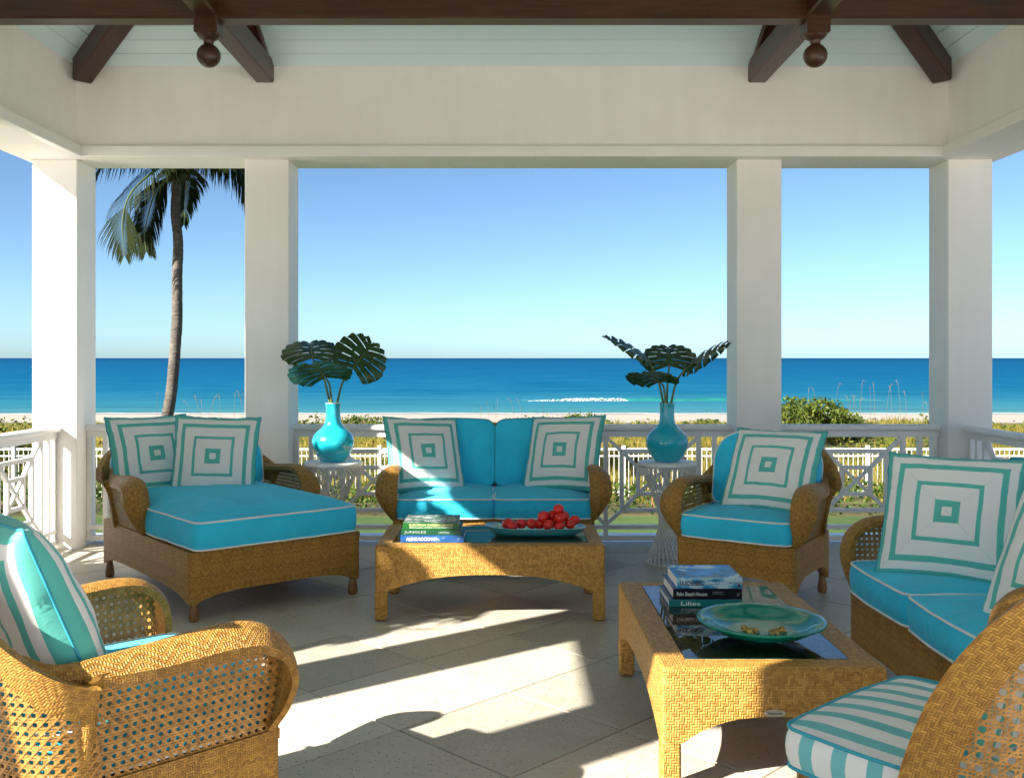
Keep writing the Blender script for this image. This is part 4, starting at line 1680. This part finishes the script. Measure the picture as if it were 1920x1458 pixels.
# ================================================================== coffee tables
def thin_glass():
    m = bpy.data.materials.new('table_glass'); m.use_nodes = True
    t = m.node_tree; t.nodes.clear()
    out = t.nodes.new('ShaderNodeOutputMaterial')
    fr = t.nodes.new('ShaderNodeFresnel'); fr.inputs['IOR'].default_value = 1.9
    tr = t.nodes.new('ShaderNodeBsdfTransparent'); tr.inputs['Color'].default_value = (0.88, 0.94, 0.92, 1)
    gl = t.nodes.new('ShaderNodeBsdfGlossy'); gl.inputs['Roughness'].default_value = 0.0; gl.inputs['Color'].default_value = (1, 1, 1, 1)
    mx = t.nodes.new('ShaderNodeMixShader')
    t.links.new(fr.outputs[0], mx.inputs[0]); t.links.new(tr.outputs[0], mx.inputs[1]); t.links.new(gl.outputs[0], mx.inputs[2])
    t.links.new(mx.outputs[0], out.inputs['Surface'])
    return m
MT['thin_glass'] = thin_glass()
MT['glass_edge'] = glass('glass_edge_green', (0.05, 0.22, 0.20), 0.1, 0.5)

def coffee_table(label, x0, x1, y0, y1, ztop=0.417, fr=0.085, plate=False):
    cx, cy = (x0 + x1)/2, (y0 + y1)/2
    w, d = x1 - x0, y1 - y0
    root = thing('wicker_coffee_table', label, 'coffee table', (cx, cy, 0), 0, 'wicker coffee tables with glass tops')
    b, pts = skirt(w, d, ztop - .012, 0.165, 0.255, th=.022, pw=2.6, r=.018, plat=.066)
    # rolled top edge
    rows = []
    for (x, y) in pts:
        rows.append([(x * (1 - 2*i/w), y * (1 - 2*i/d), z) for i, z in ((0, ztop - .012), (.003, ztop - .004), (.012, ztop))])
    b.grid(rows, True)
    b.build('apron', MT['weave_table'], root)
    f = MB()
    e = .012
    X0, X1, Y0, Y1 = -w/2 + e, w/2 - e, -d/2 + e, d/2 - e
    ix0, ix1, iy0, iy1 = -w/2 + fr, w/2 - fr, -d/2 + fr, d/2 - fr
    Z = ztop
    for q in (((X0, Y0), (X1, Y0), (ix1, iy0), (ix0, iy0)), ((X1, Y0), (X1, Y1), (ix1, iy1), (ix1, iy0)), ((X1, Y1), (X0, Y1), (ix0, iy1), (ix1, iy1)), ((X0, Y1), (X0, Y0), (ix0, iy0), (ix0, iy1))):
        f.quad(*[(x, y, Z) for x, y in q], uv=[(x, y) for x, y in q])
    for a, c in (((ix0, iy0), (ix1, iy0)), ((ix1, iy0), (ix1, iy1)), ((ix1, iy1), (ix0, iy1)), ((ix0, iy1), (ix0, iy0))):
        L = abs(a[0]-c[0]) + abs(a[1]-c[1])
        f.quad((*a, Z), (*c, Z), (*c, Z - .03), (*a, Z - .03), uv=[(0, 0), (L, 0), (L, .03), (0, .03)])
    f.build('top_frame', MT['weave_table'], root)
    k = MB(); k.quad((ix0, iy0, Z - .022), (ix1, iy0, Z - .022), (ix1, iy1, Z - .022), (ix0, iy1, Z - .022), uv=[(ix0, iy0), (ix1, iy0), (ix1, iy1), (ix0, iy1)])
    k.build('woven_deck', MT['weave_table'], root)
    g = MB(); q = .003
    g.quad((ix0+q, iy0+q, Z + .001), (ix1-q, iy0+q, Z + .001), (ix1-q, iy1-q, Z + .001), (ix0+q, iy1-q, Z + .001))
    go = g.build('glass_top', MT['thin_glass'], root)
    g = MB()
    for a, c in (((ix0+q, iy0+q), (ix1-q, iy0+q)), ((ix1-q, iy0+q), (ix1-q, iy1-q)), ((ix1-q, iy1-q), (ix0+q, iy1-q)), ((ix0+q, iy1-q), (ix0+q, iy0+q))):
        g.quad((*a, Z + .0005), (*c, Z + .0005), (*c, Z - .009), (*a, Z - .009))
    g.build('glass_edge', MT['glass_edge'], go)
    me = None
    for sx in (-1, 1):
        for sy in (-1, 1):
            l = MB()
            xa, xb = sorted((sx * (w/2 + .001), sx * (w/2 - .066))); ya, yb_ = sorted((sy * (d/2 + .001), sy * (d/2 - .066)))
            l.box(xa, xb, ya, yb_, 0.004, .168, bev=.008)
            lo = l.build('leg', MT['weave_table'], root)
            gl = MB(); gl.box(xa + .012, xb - .012, ya + .012, yb_ - .012, 0.0, .006); gl.build('glide', MT['peg'], lo)
    if plate:
        p = MB()
        n = 28
        cxp, zp, yp = plate
        k0 = p.add([(cxp + .034 * cos(2*pi*i/n), yp - .0035, zp + .0115 * sin(2*pi*i/n)) for i in range(n)])
        k1 = p.add([(cxp + .036 * cos(2*pi*i/n), yp, zp + .0130 * sin(2*pi*i/n)) for i in range(n)])
        p.face(range(k0, k0 + n))
        for i in range(n):
            j = (i+1) % n
            p.face((k1+i, k1+j, k0+j, k0+i))
        po = p.build('name_plate', MT['pewter'], root)
        s = MB()
        pts = [(cxp - .024 + .048 * t / 60, yp - .0042, zp + .0035 * sin(t * .9) * (1.4 if t < 8 else .8) * (1 if t % 2 else .7)) for t in range(61)]
        s.tube(pts, .0008, 5)
        s.build('script_lettering', plain('plate_script', (0.08, 0.08, 0.05), 0.6), po)
        for sx in (-1, 1):
            r = MB(); r.lathe([(0, 0), (.0035, 0), (.0030, .0015), (0, .002)], 10)
            r.build('rivet', MT['pewter'], po, (cxp + sx * .0295, yp - .0035, zp), (radians(90), 0, 0))
    return root
coffee_table('wicker coffee table in front of the loveseat, carrying red tomatoes and green books', -0.722, 0.540, 5.334, 6.02)
coffee_table('wicker coffee table at the right carrying a round glass dish and blue books', 0.512, 1.262, 3.225, 4.475, fr=.095, plate=(.0, .268, -.6262))
# ================================================================== pillows
def pillow_mesh(size=0.55, th=0.17, seed=0):
    n = 28
    b = MB()
    H = size / 2
    def pt(u, v, s):
        e = 0.055
        x = u * (1 - e * (1 - v*v) * abs(u) ** 1.5)
        y = v * (1 - e * (1 - u*u) * abs(v) ** 1.5)
        z = th/2 * ((1 - u*u) * (1 - v*v)) ** 0.42
        edge = max(abs(u), abs(v))
        z += 0.010 * fbm(u*2.2 + seed*3.1, v*2.2, s + seed) * (1 - edge**4) * 1.2
        wob = 0.006 * fbm(u*5 + seed, v*5 - seed, 3.0) * edge ** 6
        return Vector((H*x + wob, -s*z, H*y + wob))
    q = [ -1 + 2*k/n for k in range(n+1)]
    q = [math.copysign(1 - (1-abs(t))**1.35, t) if t else 0.0 for t in q]
    for s in (1, -1):
        P = [[pt(u, v, s) for v in q] for u in q]
        uv = [[(u*.5+.5, v*.5+.5) for v in q] for u in q]
        b.grid(P, uv=uv, flip=(s < 0))
    ring = [pt(u, -1, 1) for u in q] + [pt(1, v, 1) for v in q[1:]] + [pt(u, 1, 1) for u in q[::-1][1:]] + [pt(-1, v, 1) for v in q[::-1][1:-1]]
    p = MB(); p.tube(ring, 0.0042, 6, closed=True)
    return b, p
def place_pillow(label, c, yaw, lean, roll=0.0, size=0.55, th=0.17, seed=0, group='square striped throw pillows'):
    b, p = pillow_mesh(size, th, seed)
    M = Matrix.Translation(c) @ Matrix.Rotation(radians(yaw), 4, 'Z') @ Matrix.Rotation(radians(-lean), 4, 'X') @ Matrix.Rotation(radians(roll), 4, 'Y')
    o = b.build('throw_pillow', MT['pillow'])
    o.matrix_world = M
    tag(o, label, 'pillow', group)
    p.build('piping', MT['pipe_blue'], o)
    return o
place_pillow('square striped pillow on the chaise, farther left and turned sideways behind another', (-2.35, 6.47, .79), 44, 20, 0, .56, seed=1)
place_pillow('square striped pillow facing the camera on the chaise, in front of another', (-1.90, 6.36, .79), 6, 14, 2, .55, seed=2)
place_pillow('square striped pillow on the sunlit left end of the middle loveseat', (-.575, 6.83, .765), 27, 25, 3, .56, seed=3)
place_pillow('square striped pillow on the shaded right end of the middle loveseat', (.40, 6.83, .775), -27, 25, -3, .56, seed=4)
place_pillow('square striped pillow leaning back in the armchair beside the right plant table', (1.615, 5.93, .755), -36, 32, 0, .57, seed=5)
place_pillow('large square striped pillow in full view on the right hand loveseat', (1.875, 4.12, .765), -36, 26, 0, .56, seed=6)
place_pillow('square striped pillow cut off at the right edge, near end of the right loveseat', (1.885, 3.27, .745), -72, 24, 0, .56, seed=7)
place_pillow('square striped pillow seen from its piped edge in the nearest left armchair', (-1.27, 2.62, .76), 132, 22, 0, .58, .22, seed=8)
place_pillow('square striped pillow glimpsed through the cane back of the chair at the lower right', (1.24, 2.39, .62), -140, 14, 0, .40, .12, seed=9)

# ================================================================== side tables, vases, leaves
def side_table(label, x, y, rz):
    root = thing('wire_side_table', label, 'side table', (x, y, 0), rz, 'white hourglass wire side tables')
    b = MB()
    b.lathe([(0.0, .682), (.196, .682), (.203, .688), (.205, .698), (.203, .709), (.196, .714), (0.0, .714)], 56)
    b.build('table_top', MT['rod'], root)
    me = None
    n = 26
    tw = radians(142)
    for k in range(n):
        a = 2*pi*k/n
        if me is None:
            b = MB(); b.tube([(.186, 0, .684), (.148*cos(tw), .148*sin(tw), .008)], .0052, 7)
            me = b.build('rod', MT['rod'], root).data
        else:
            link('rod', me, root, rot=(0, 0, a))
    for r, z, rr in ((.148, .006, .0055), (.187, .679, .004)):
        b = MB(); b.tube([(r*cos(2*pi*k/48), r*sin(2*pi*k/48), z) for k in range(48)], rr, 8, closed=True)
        b.build('ring', MT['rod'], root)
    b = MB()
    m = 34
    for ph in (0, pi):
        pts = []
        N = m * 12
        for k in range(N):
            a = 2*pi*k/N
            s = a * m + ph
            pts.append(((.199 + .003*cos(ph)) * cos(a + .035*sin(2*s)/1.6), (.199 + .003*cos(ph)) * sin(a + .035*sin(2*s)/1.6), .650 + .030*cos(s)))
        b.tube(pts, .0024, 5, closed=True)
    b.build('looped_skirt', MT['rod'], root)
    return root
TL, TR = (-1.22, 6.86), (1.127, 6.86)
side_table('white hourglass wire side table between the chaise and loveseat, top in bright light', *TL, .3)
side_table('white hourglass wire side table between the loveseat and armchair, full rods visible', *TR, 0)
def vase(label, x, y, z):
    b = MB()
    prof = [(0, 0), (.078, 0), (.086, .004), (.096, .018), (.118, .050), (.138, .088), (.1475, .125), (.146, .155), (.133, .185), (.108, .213), (.080, .236), (.061, .262), (.053, .292), (.050, .33), (.050, .37), (.053, .402), (.0545, .408), (.052, .410), (.048, .403), (.045, .37), (.045, .30), (.03, .25), (0, .24)]
    pr = catmull([(r, zz, 0) for r, zz in prof[2:16]], 46)
    prof = prof[:2] + [(p.x, p.y) for p in pr] + prof[16:]
    b.lathe(prof, 56)
    o = b.build('vase', MT['glaze'], None, (x, y, z))
    r = MB(); r.tube([(.0535*cos(2*pi*k/40), .0535*sin(2*pi*k/40), .4085) for k in range(40)], .0022, 6, closed=True)
    r.build('rim', plain('pale_glaze_rim', (0.45, 0.55, 0.52), 0.2), o)
    return tag(o, label, 'vase', 'long necked turquoise vases')
ZV = .7145
vase('glossy turquoise long necked vase on the left wire table, lit pale blue', *TL, ZV)
vase('glossy turquoise long necked vase on the right wire table, in deep shade', *TR, ZV)

def monstera(label, mouth, base, mid, lat, width, curl=.25, seed=0, bend=None):
    """mouth: point in the vase neck; base: leaf base; mid: midrib vector; lat: across vector"""
    r = random.Random(seed)
    base, mid, lat = Vector(base), Vector(mid), Vector(lat).normalized()
    L = mid.length
    m = mid.normalized()
    lat = (lat - m * lat.dot(m)).normalized()
    nrm = m.cross(lat)
    if nrm.z < 0: nrm = -nrm
    def mp(t):
        return base + m * L * t - nrm * L * curl * t * t
    root = thing('monstera_leaf', label, 'leaf', tuple(base), 0, 'monstera leaves in the vases')
    inv = -base
    b = MB()
    NF = 7
    cols = []
    for f in range(NF):
        a, c = f / NF, (f + 1) / NF
        g = .15 / NF
        for t, gap in ((a, False), (a + (c-a)*.30, False), (a + (c-a)*.60, False), (c - g, True)):
            cols.append((t, gap))
    cols.append((1.0, True))
    Rr = [0, .10, .20, .32, .44, .58, .72, .86, 1.0]
    for s in (-1, 1):
        P = []
        for t, gap in cols:
            fi = min(NF - 1, int(t * NF - 1e-6)); tc = (fi + .42) / NF
            wd = width * (0.55 + .9 * t) if t < .3 else width * (.82 * (1 - ((t - .3)/.72) ** 2.2))
            wd = max(wd, .02 * width)
            fl = (t * NF) % 1.0
            wd *= 1 - .12 * abs(fl - .45)
            row = []
            for q in Rr:
                te = t + (tc - t) * .55 * max(0, q - .2) ** 1.2 if t < 1 else t
                ang = radians(118 - 78 * te)
                dirv = (m * cos(ang) + lat * s * sin(ang))
                o = mp(te * .94)
                p = o + dirv * wd * q - nrm * wd * (.20 * q*q + .30 * max(0, q - .7)**1.5) + nrm * wd * .10 * q * (1 if s > 0 else .7)
                p += nrm * .012 * sin(fl * pi) * q
                if q > .55: p += m * (.02 * (q - .55)) * (1 if r.random() > .5 else .4)
                row.append(p + inv)
            P.append(row)
        nq = len(Rr)
        k0 = b.add([p for row in P for p in row])
        for i in range(len(cols) - 1):
            fi = i // 4
            gapcol = (i % 4 == 3)
            for j in range(nq - 1):
                if gapcol:
                    r0 = .32 + .1 * ((fi * 7 + seed) % 3) / 2
                    if Rr[j] >= r0 and fi < NF - 1: continue
                    if .10 <= Rr[j] < .32 and (fi + seed) % 2 == 0: continue
                ids = [k0 + i*nq + j, k0 + (i+1)*nq + j, k0 + (i+1)*nq + j+1, k0 + i*nq + j+1]
                if s < 0: ids.reverse()
                b.face(ids, None, 0, True)
    b.build('leaf_blade', MT['monstera'], root)
    v = MB(); v.tube([mp(t * .1) + inv + nrm * .0005 for t in range(10)], [.004 - .00033*t for t in range(10)], 6)
    v.build('midrib', MT['stem'], root)
    st = MB()
    mo = Vector(mouth)
    c1 = mo + Vector((0, 0, .12)) + (base - mo) * .25
    pts = catmull([mo - Vector(((base.x-mo.x)*.4, 0, .12)), mo, c1 * .5 + (mo + base) * .25, base], 16)
    st.tube([p + inv for p in pts], [.0096 - .0002*k for k in range(17)], 8)
    st.build('stem', MT['stem'], root)
    return root
YV = 6.86
def Wv(u, v, dy=0.0): return W(u, v, YV + dy)
mL = Vector((*TL, ZV + .405)); mR = Vector((*TR, ZV + .405))
lf = 'dark split monstera leaf '
monstera(lf + 'spreading left across the column from the left vase', mL + Vector((-.022, .01, 0)), Wv(586, 672, .02), (-.08, .28, .18), (1, .22, .03), .27, .22, 1)
monstera(lf + 'fanning upright to the right from the left vase', mL + Vector((.026, 0, 0)), Wv(662, 690, .0), (.13, .13, .20), (.75, .1, -.62), .25, .12, 2)
monstera('paler green split monstera leaf lowest in front in the left vase', mL + Vector((-.005, -.02, 0)), Wv(611, 708, -.03), (-.06, -.24, .15), (1, -.05, .10), .28, .24, 3)
monstera(lf + 'arching highest to the upper left from the right vase', mR + Vector((-.025, 0, 0)), Wv(1217, 678, .02), (-.27, .10, .26), (.25, .9, .18), .19, .28, 4)
monstera(lf + 'standing behind in the middle of the right vase', mR + Vector((.0, .01, 0)), Wv(1255, 686, .04), (.03, .24, .19), (1, .05, .12), .26, .2, 5)
monstera(lf + 'reaching right in front of the column from the right vase', mR + Vector((.027, 0, 0)), Wv(1286, 690, 0), (.32, .08, .21), (.25, .9, -.28), .20, .12, 6)
monstera(lf + 'lowest and pointing left from the right vase', mR + Vector((-.012, -.02, 0)), Wv(1238, 716, -.03), (-.17, -.22, .12), (.85, -.5, .05), .23, .22, 7)

# ================================================================== books
def text_mesh(txt, width, height, mat, parent, loc, name='title_lettering', bold=0.0):
    cu = bpy.data.curves.new('lettering', 'FONT')
    cu.body = txt; cu.size = 1.0; cu.extrude = 0.002; cu.offset = bold
    cu.resolution_u = 3
    tmp = bpy.data.objects.new('tmp_lettering', cu)
    COL.objects.link(tmp)
    dg = bpy.context.evaluated_depsgraph_get(); dg.update()
    me = bpy.data.meshes.new_from_object(tmp.evaluated_get(dg))
    bpy.data.objects.remove(tmp); bpy.data.curves.remove(cu)
    xs = [v.co.x for v in me.vertices]; ys = [v.co.y for v in me.vertices]
    x0, x1, y0, y1 = min(xs), max(xs), min(ys), max(ys)
    sx, sy = width / (x1 - x0), height / (y1 - y0)
    for v in me.vertices:
        v.co = Vector(((v.co.x - x0) * sx, -v.co.z * .1, (v.co.y - y0) * sy))
    me.materials.append(mat)
    return link(name, me, parent, loc)
INKW = plain('white_print', (0.82, 0.81, 0.76), 0.6, 0.02)
INKY = plain('cream_print', (0.80, 0.72, 0.36), 0.6, 0.02)
INKK = plain('black_print', (0.02, 0.02, 0.03), 0.6, 0.02)
INKG = plain('grey_print', (0.35, 0.38, 0.36), 0.6, 0.02)
def art_mat(name, stops, scale=9, sx=1.0, seed=0.0, rough=0.25, detail=2.0):
    t = NT(name)
    v = t.obj()
    mp = t.n('ShaderNodeMapping'); t.lk(v, mp.inputs[0]); mp.inputs['Location'].default_value = (seed, seed * .7, 0); mp.inputs['Scale'].default_value = (sx, 1, 1.6)
    n = t.noise(mp.outputs[0], scale, detail, 0.55, 0.8)
    t.set(Base_Color=t.ramp(n, stops), Roughness=rough)
    return t.mat
def book(label, x0, y0, z0, w, d, h, mat, spine_mat=None, texts=(), group=None, dx=0, rz=0.0):
    root = thing('book', label, 'book', (x0, y0, z0), rz, group)
    t = .0032
    b = MB()
    b.box(0, w, 0.0, t, 0, h, mi=1, bev=.0012)
    b.box(0, w, t + .0001, d, h - t, h, bev=.001)
    b.box(0, w, t + .0001, d, 0, t, bev=.001)
    b.build('cover', [mat, spine_mat or mat], root)
    p = MB(); p.box(.004, w - .004, t + .0003, d - .006, t + .0002, h - t - .0002)
    p.build('page_block', MT['pages'], root)
    for tx in texts:
        s, x, z, tw, th_, ink = tx[:6]
        text_mesh(s, tw * w, th_ * h, ink, root, (x * w, -.0004, z * h), bold=tx[6] if len(tx) > 6 else 0.0)
    return root
Z1 = .4186
g1 = 'books stacked on the table in front of the loveseat'
b0 = (-.588, 5.405)
ba = art_mat('picture_spine_blue', [(0.22, (0.42, 0.03, 0.02)), (0.32, (0.012, 0.06, 0.22)), (0.60, (0.02, 0.10, 0.28)), (0.72, (0.35, 0.38, 0.37)), (0.85, (0.08, 0.18, 0.08))], 14, 1.0, 2.0)
book('picture book with a blue and red spine, lowest of the stack by the tomatoes', b0[0], b0[1], Z1, .352, .27, .040, ba, None, [('ALEXIS ROCKMAN', .09, .25, .48, .48, INKW, .012)], g1)
jg = plain('dark_green_cover', (0.008, 0.07, 0.03), 0.3, 0.2, 12)
book('dark green book, middle of the stack by the tomatoes', b0[0] + .004, b0[1] + .004, Z1 + .0403, .333, .26, .031, jg, None, [('JUNGLES', .05, .2, .36, .6, INKG), ('LANTING', .62, .3, .18, .36, INKG)], g1)
eg = plain('green_spine', (0.010, 0.11, 0.02), 0.3, 0.15, 12)
egc = art_mat('garden_photo_cover', [(0.34, (0.008, 0.02, 0.012)), (0.46, (0.03, 0.10, 0.05)), (0.54, (0.12, 0.16, 0.15)), (0.63, (0.40, 0.43, 0.43)), (0.72, (0.03, 0.09, 0.04))], 13, 1.0, 5.0)
bk = book('green spined garden book, topmost of the stack by the tomatoes', b0[0] + .012, b0[1] + .006, Z1 + .0716, .308, .28, .037, egc, eg, [('EUROPEAN GARDEN DESIGN', .12, .50, .78, .32, INKY), ('FROM CLASSICAL ANTIQUITY TO THE PRESENT DAY', .12, .18, .78, .17, INKW, .01)], g1)
for k, (xx, yy) in enumerate(((.80, .50), (.80, .36), (.78, .22), (.80, .08))):
    tm = text_mesh(('EUROPEAN', 'GARDEN', 'DESIGN', '')[k] or 'PENELOPE', .05, .022, INKY, bk, (.245, .16 - k * .04, .0374), bold=.01)
    tm.rotation_euler = (radians(-90), 0, 0)
g2 = 'books stacked on the table beside the round dish'
c0 = (.664, 4.02)
lil = plain('teal_spine', (0.01, 0.17, 0.16), 0.3, 0.1, 12)
book('teal spined book with white title, lowest of the stack beside the round dish', c0[0] + .002, c0[1] - .012, Z1, .30, .26, .030, art_mat('lily_cover', [(0.35, (0.02, 0.03, 0.10)), (0.5, (0.05, 0.10, 0.25)), (0.65, (0.45, 0.35, 0.5))], 8, 1, 1.0), lil, [('Lilies', .17, .2, .26, .55, INKW)], g2)
blk = plain('black_cover', (0.008, 0.008, 0.012), 0.25, 0.1, 12)
bp = book('black book with white serif title, middle of the stack beside the round dish', c0[0] + .020, c0[1] - .008, Z1 + .0303, .284, .27, .043, art_mat('blue_cover', [(0.4, (0.01, 0.02, 0.08)), (0.6, (0.03, 0.09, 0.32))], 5, 1, 7.0), blk, [('Palm Beach Houses', .055, .33, .44, .36, INKW)] + [(s_, .57, zz, ww, .075, INKG) for s_, zz, ww in (('PHOTOGRAPHY ROBERTO SCHEZEN', .66, .17), ('TEXT SHIRLEY JOHNSTON', .54, .14), ('FOREWORD JAMES JENNINGS', .42, .19))], g2)
sq = MB(); sq.tube([(.262, -.0006, .018), (.268, -.0006, .026), (.272, -.0006, .016), (.266, -.0006, .014), (.274, -.0006, .028)], .0009, 5); sq.build('publisher_mark', INKG, bp)
ra = art_mat('painterly_blue_cover', [(0.30, (0.01, 0.02, 0.03)), (0.38, (0.05, 0.10, 0.10)), (0.45, (0.02, 0.18, 0.50)), (0.54, (0.03, 0.24, 0.58)), (0.60, (0.40, 0.55, 0.62)), (0.68, (0.62, 0.66, 0.62)), (0.76, (0.12, 0.13, 0.05))], 8, 1.0, 3.3)
br = book('thick blue collage covered book, topmost of the stack beside the round dish', c0[0] + .034, c0[1] - .006, Z1 + .0736, .272, .245, .046, ra, art_mat('painterly_pale_spine', [(0.30, (0.03, 0.08, 0.09)), (0.42, (0.04, 0.28, 0.48)), (0.52, (0.42, 0.60, 0.66)), (0.68, (0.62, 0.70, 0.70)), (0.8, (0.2, 0.2, 0.1))], 9, 1.0, 1.4), [('RAUSCHENBERG', .05, .26, .36, .46, INKK, .03), ('ART AND LIFE  NEW EDITION', .44, .44, .31, .17, INKW, .015), ('MARY LYNN KOTZ', .80, .44, .18, .16, INKK, .01)], g2)
k = MB(); k.box(.252, .264, -.0006, .001, .008, .018); k.build('publisher_mark', INKK, br)

# ================================================================== dish, gold ornaments, tray, tomatoes
b = MB()
prof = [(0.0, .030), (.10, .031), (.15, .040), (.178, .056), (.190, .0635), (.215, .070), (.228, .074), (.2315, .071), (.228, .066), (.205, .055), (.17, .034), (.12, .020), (.075, .014), (.06, .011), (.058, .0), (.05, 0.0), (0.0, .006)]
b.lathe(prof, 72)
o = b.build('round_glass_dish', MT['dish'], None, (.928, 3.56, Z1))
tag(o, 'round teal glass dish on a small foot, standing on the right coffee table', 'dish')
def ornament(label, x, y, z, rz):
    r = random.Random(int(x * 1000))
    b = MB()
    P = []
    for i in range(18):
        row = []
        for j in range(7):
            th = j / 6 * pi / 2
            a = 2*pi*i/18
            rr = 1 + .22 * fbm(cos(a)*1.4 + x*9, sin(a)*1.4, th)
            row.append((.030*rr*sin(pi/2-th)*cos(a), .021*rr*sin(pi/2-th)*sin(a), .018*rr*sin(th)))
        P.append(row)
    b.grid(P, True)
    for (ax, ay, l) in ((.024, .016, .026), (.024, -.016, .026), (-.022, .014, .018), (-.022, -.014, .018)):
        b.tube([(ax*.5, ay*.5, .008), (ax, ay, .010), (ax + math.copysign(l*.6, ax), ay*1.5, .004)], [.008, .007, .003], 7)
    b.tube([(.022, 0, .012), (.036, 0, .018), (.046, 0, .016)], [.009, .011, .005], 8)
    o = b.build('gold_ornament', MT['gold'], None, (x, y, z), (0, 0, rz))
    o.scale = (.8, .8, .8)
    return tag(o, label, 'ornament', 'small gold ornaments lying in the dish')
ornament('small gold ornament lying left of another in the round dish', .885, 3.535, Z1 + .0305, 2.6)
ornament('small gold ornament lying right of another in the round dish', .975, 3.525, Z1 + .0305, .5)

def tray():
    # shallow flared boat: superellipse rings
    b = MB()
    n = 64
    def ring(a, c, z, lift=0.0, e=3.0, sh=0.0):
        out = []
        for k in range(n):
            th = 2*pi*k/n
            cx, sy = cos(th), sin(th)
            x = math.copysign(abs(cx)**(2/e), cx)*a + sh
            y = math.copysign(abs(sy)**(2/e), sy)*c
            q = max(0, -x / a)
            out.append((x, y, z + lift * q ** 3))
        return out
    R = [ring(.001, .001, .006), ring(.20, .07, .006), ring(.235, .085, .010), ring(.270, .108, .030, .006), ring(.288, .122, .052, .012), ring(.290, .124, .054, .012), ring(.286, .122, .056, .012), ring(.262, .104, .034, .006), ring(.228, .080, .016), ring(.19, .06, .013), ring(.001, .001, .013)]
    P = [[R[j][k] for j in range(len(R))] for k in range(n)]
    b.grid(P, True, flip=True)
    o = b.build('glass_tray', MT['tray'], None, (.168, 5.645, Z1 - .004), (0, 0, 0))
    return tag(o, 'long frosted turquoise glass tray holding the red tomatoes', 'tray')
tray()
tom = [(1092, 203, 0), (1137, 226, -.03), (1218, 205, .02), (1315, 205, .0), (1388, 207, .02), (1467, 215, -.03), (1570, 230, -.035), (1665, 208, .0), (1513, 198, .04), (1420, 135, .0), (1497, 128, .04), (1580, 150, -.03), (1612, 130, .03), (1708, 172, .02), (1560, 68, .0)]
tl = ['leftmost red tomato in the row on the tray', 'red tomato lowest at the left, in front of the leftmost one', 'red tomato third along the row on the tray', 'red tomato fourth along the row on the tray', 'red tomato half behind the front row near the middle of the tray', 'red tomato in the front row under the left side of the heap', 'red tomato front and lowest under the top of the heap', 'red tomato in the front row at the right of the heap', 'red tomato mostly hidden under the back of the heap', 'red tomato at the left shoulder of the heap', 'red tomato behind, just left under the topmost one', 'red tomato facing front directly below the topmost one', 'red tomato half hidden behind, right under the topmost one', 'rightmost red tomato, resting at the end of the tray', 'topmost red tomato of the heap']
for (px, py, dy), lab in zip(tom, tl):
    u, v = 730 + px / 4.923, 940 + py / 4.923
    Y = 5.645 + dy
    p = W(u, v, Y)
    r = .0325 * U(.95, 1.05)
    P = []
    ph = U(0, 6)
    for i in range(28):
        a = 2*pi*i/28
        row = []
        for j in range(15):
            th = -pi/2 + pi*j/14
            lob = 1 + .018 * cos(5*a + ph) * cos(th)
            zz = sin(th) * .86
            if th > 1.2: zz -= .10 * ((th - 1.2) / .37) ** 2
            row.append((r*lob*cos(th)*cos(a), r*lob*cos(th)*sin(a), r*zz))
        P.append(row)
    b = MB(); b.grid(P, True)
    q = Vector((U(-.6, .6), U(-.7, .3), 0))
    o = b.build('tomato', MT['tomato'], None, p, (q.x, q.y, U(0, 6)))
    tag(o, lab, 'tomato', 'red tomatoes heaped on the tray')
    c = MB()
    for k in range(5):
        a = 2*pi*k/5
        c.tube([(0, 0, r*.775), (r*.16*cos(a), r*.16*sin(a), r*.80), (r*.30*cos(a+.2), r*.30*sin(a+.2), r*.84)], [.0022, .0016, .0005], 5)
    c.build('calyx', MT['calyx'], o)
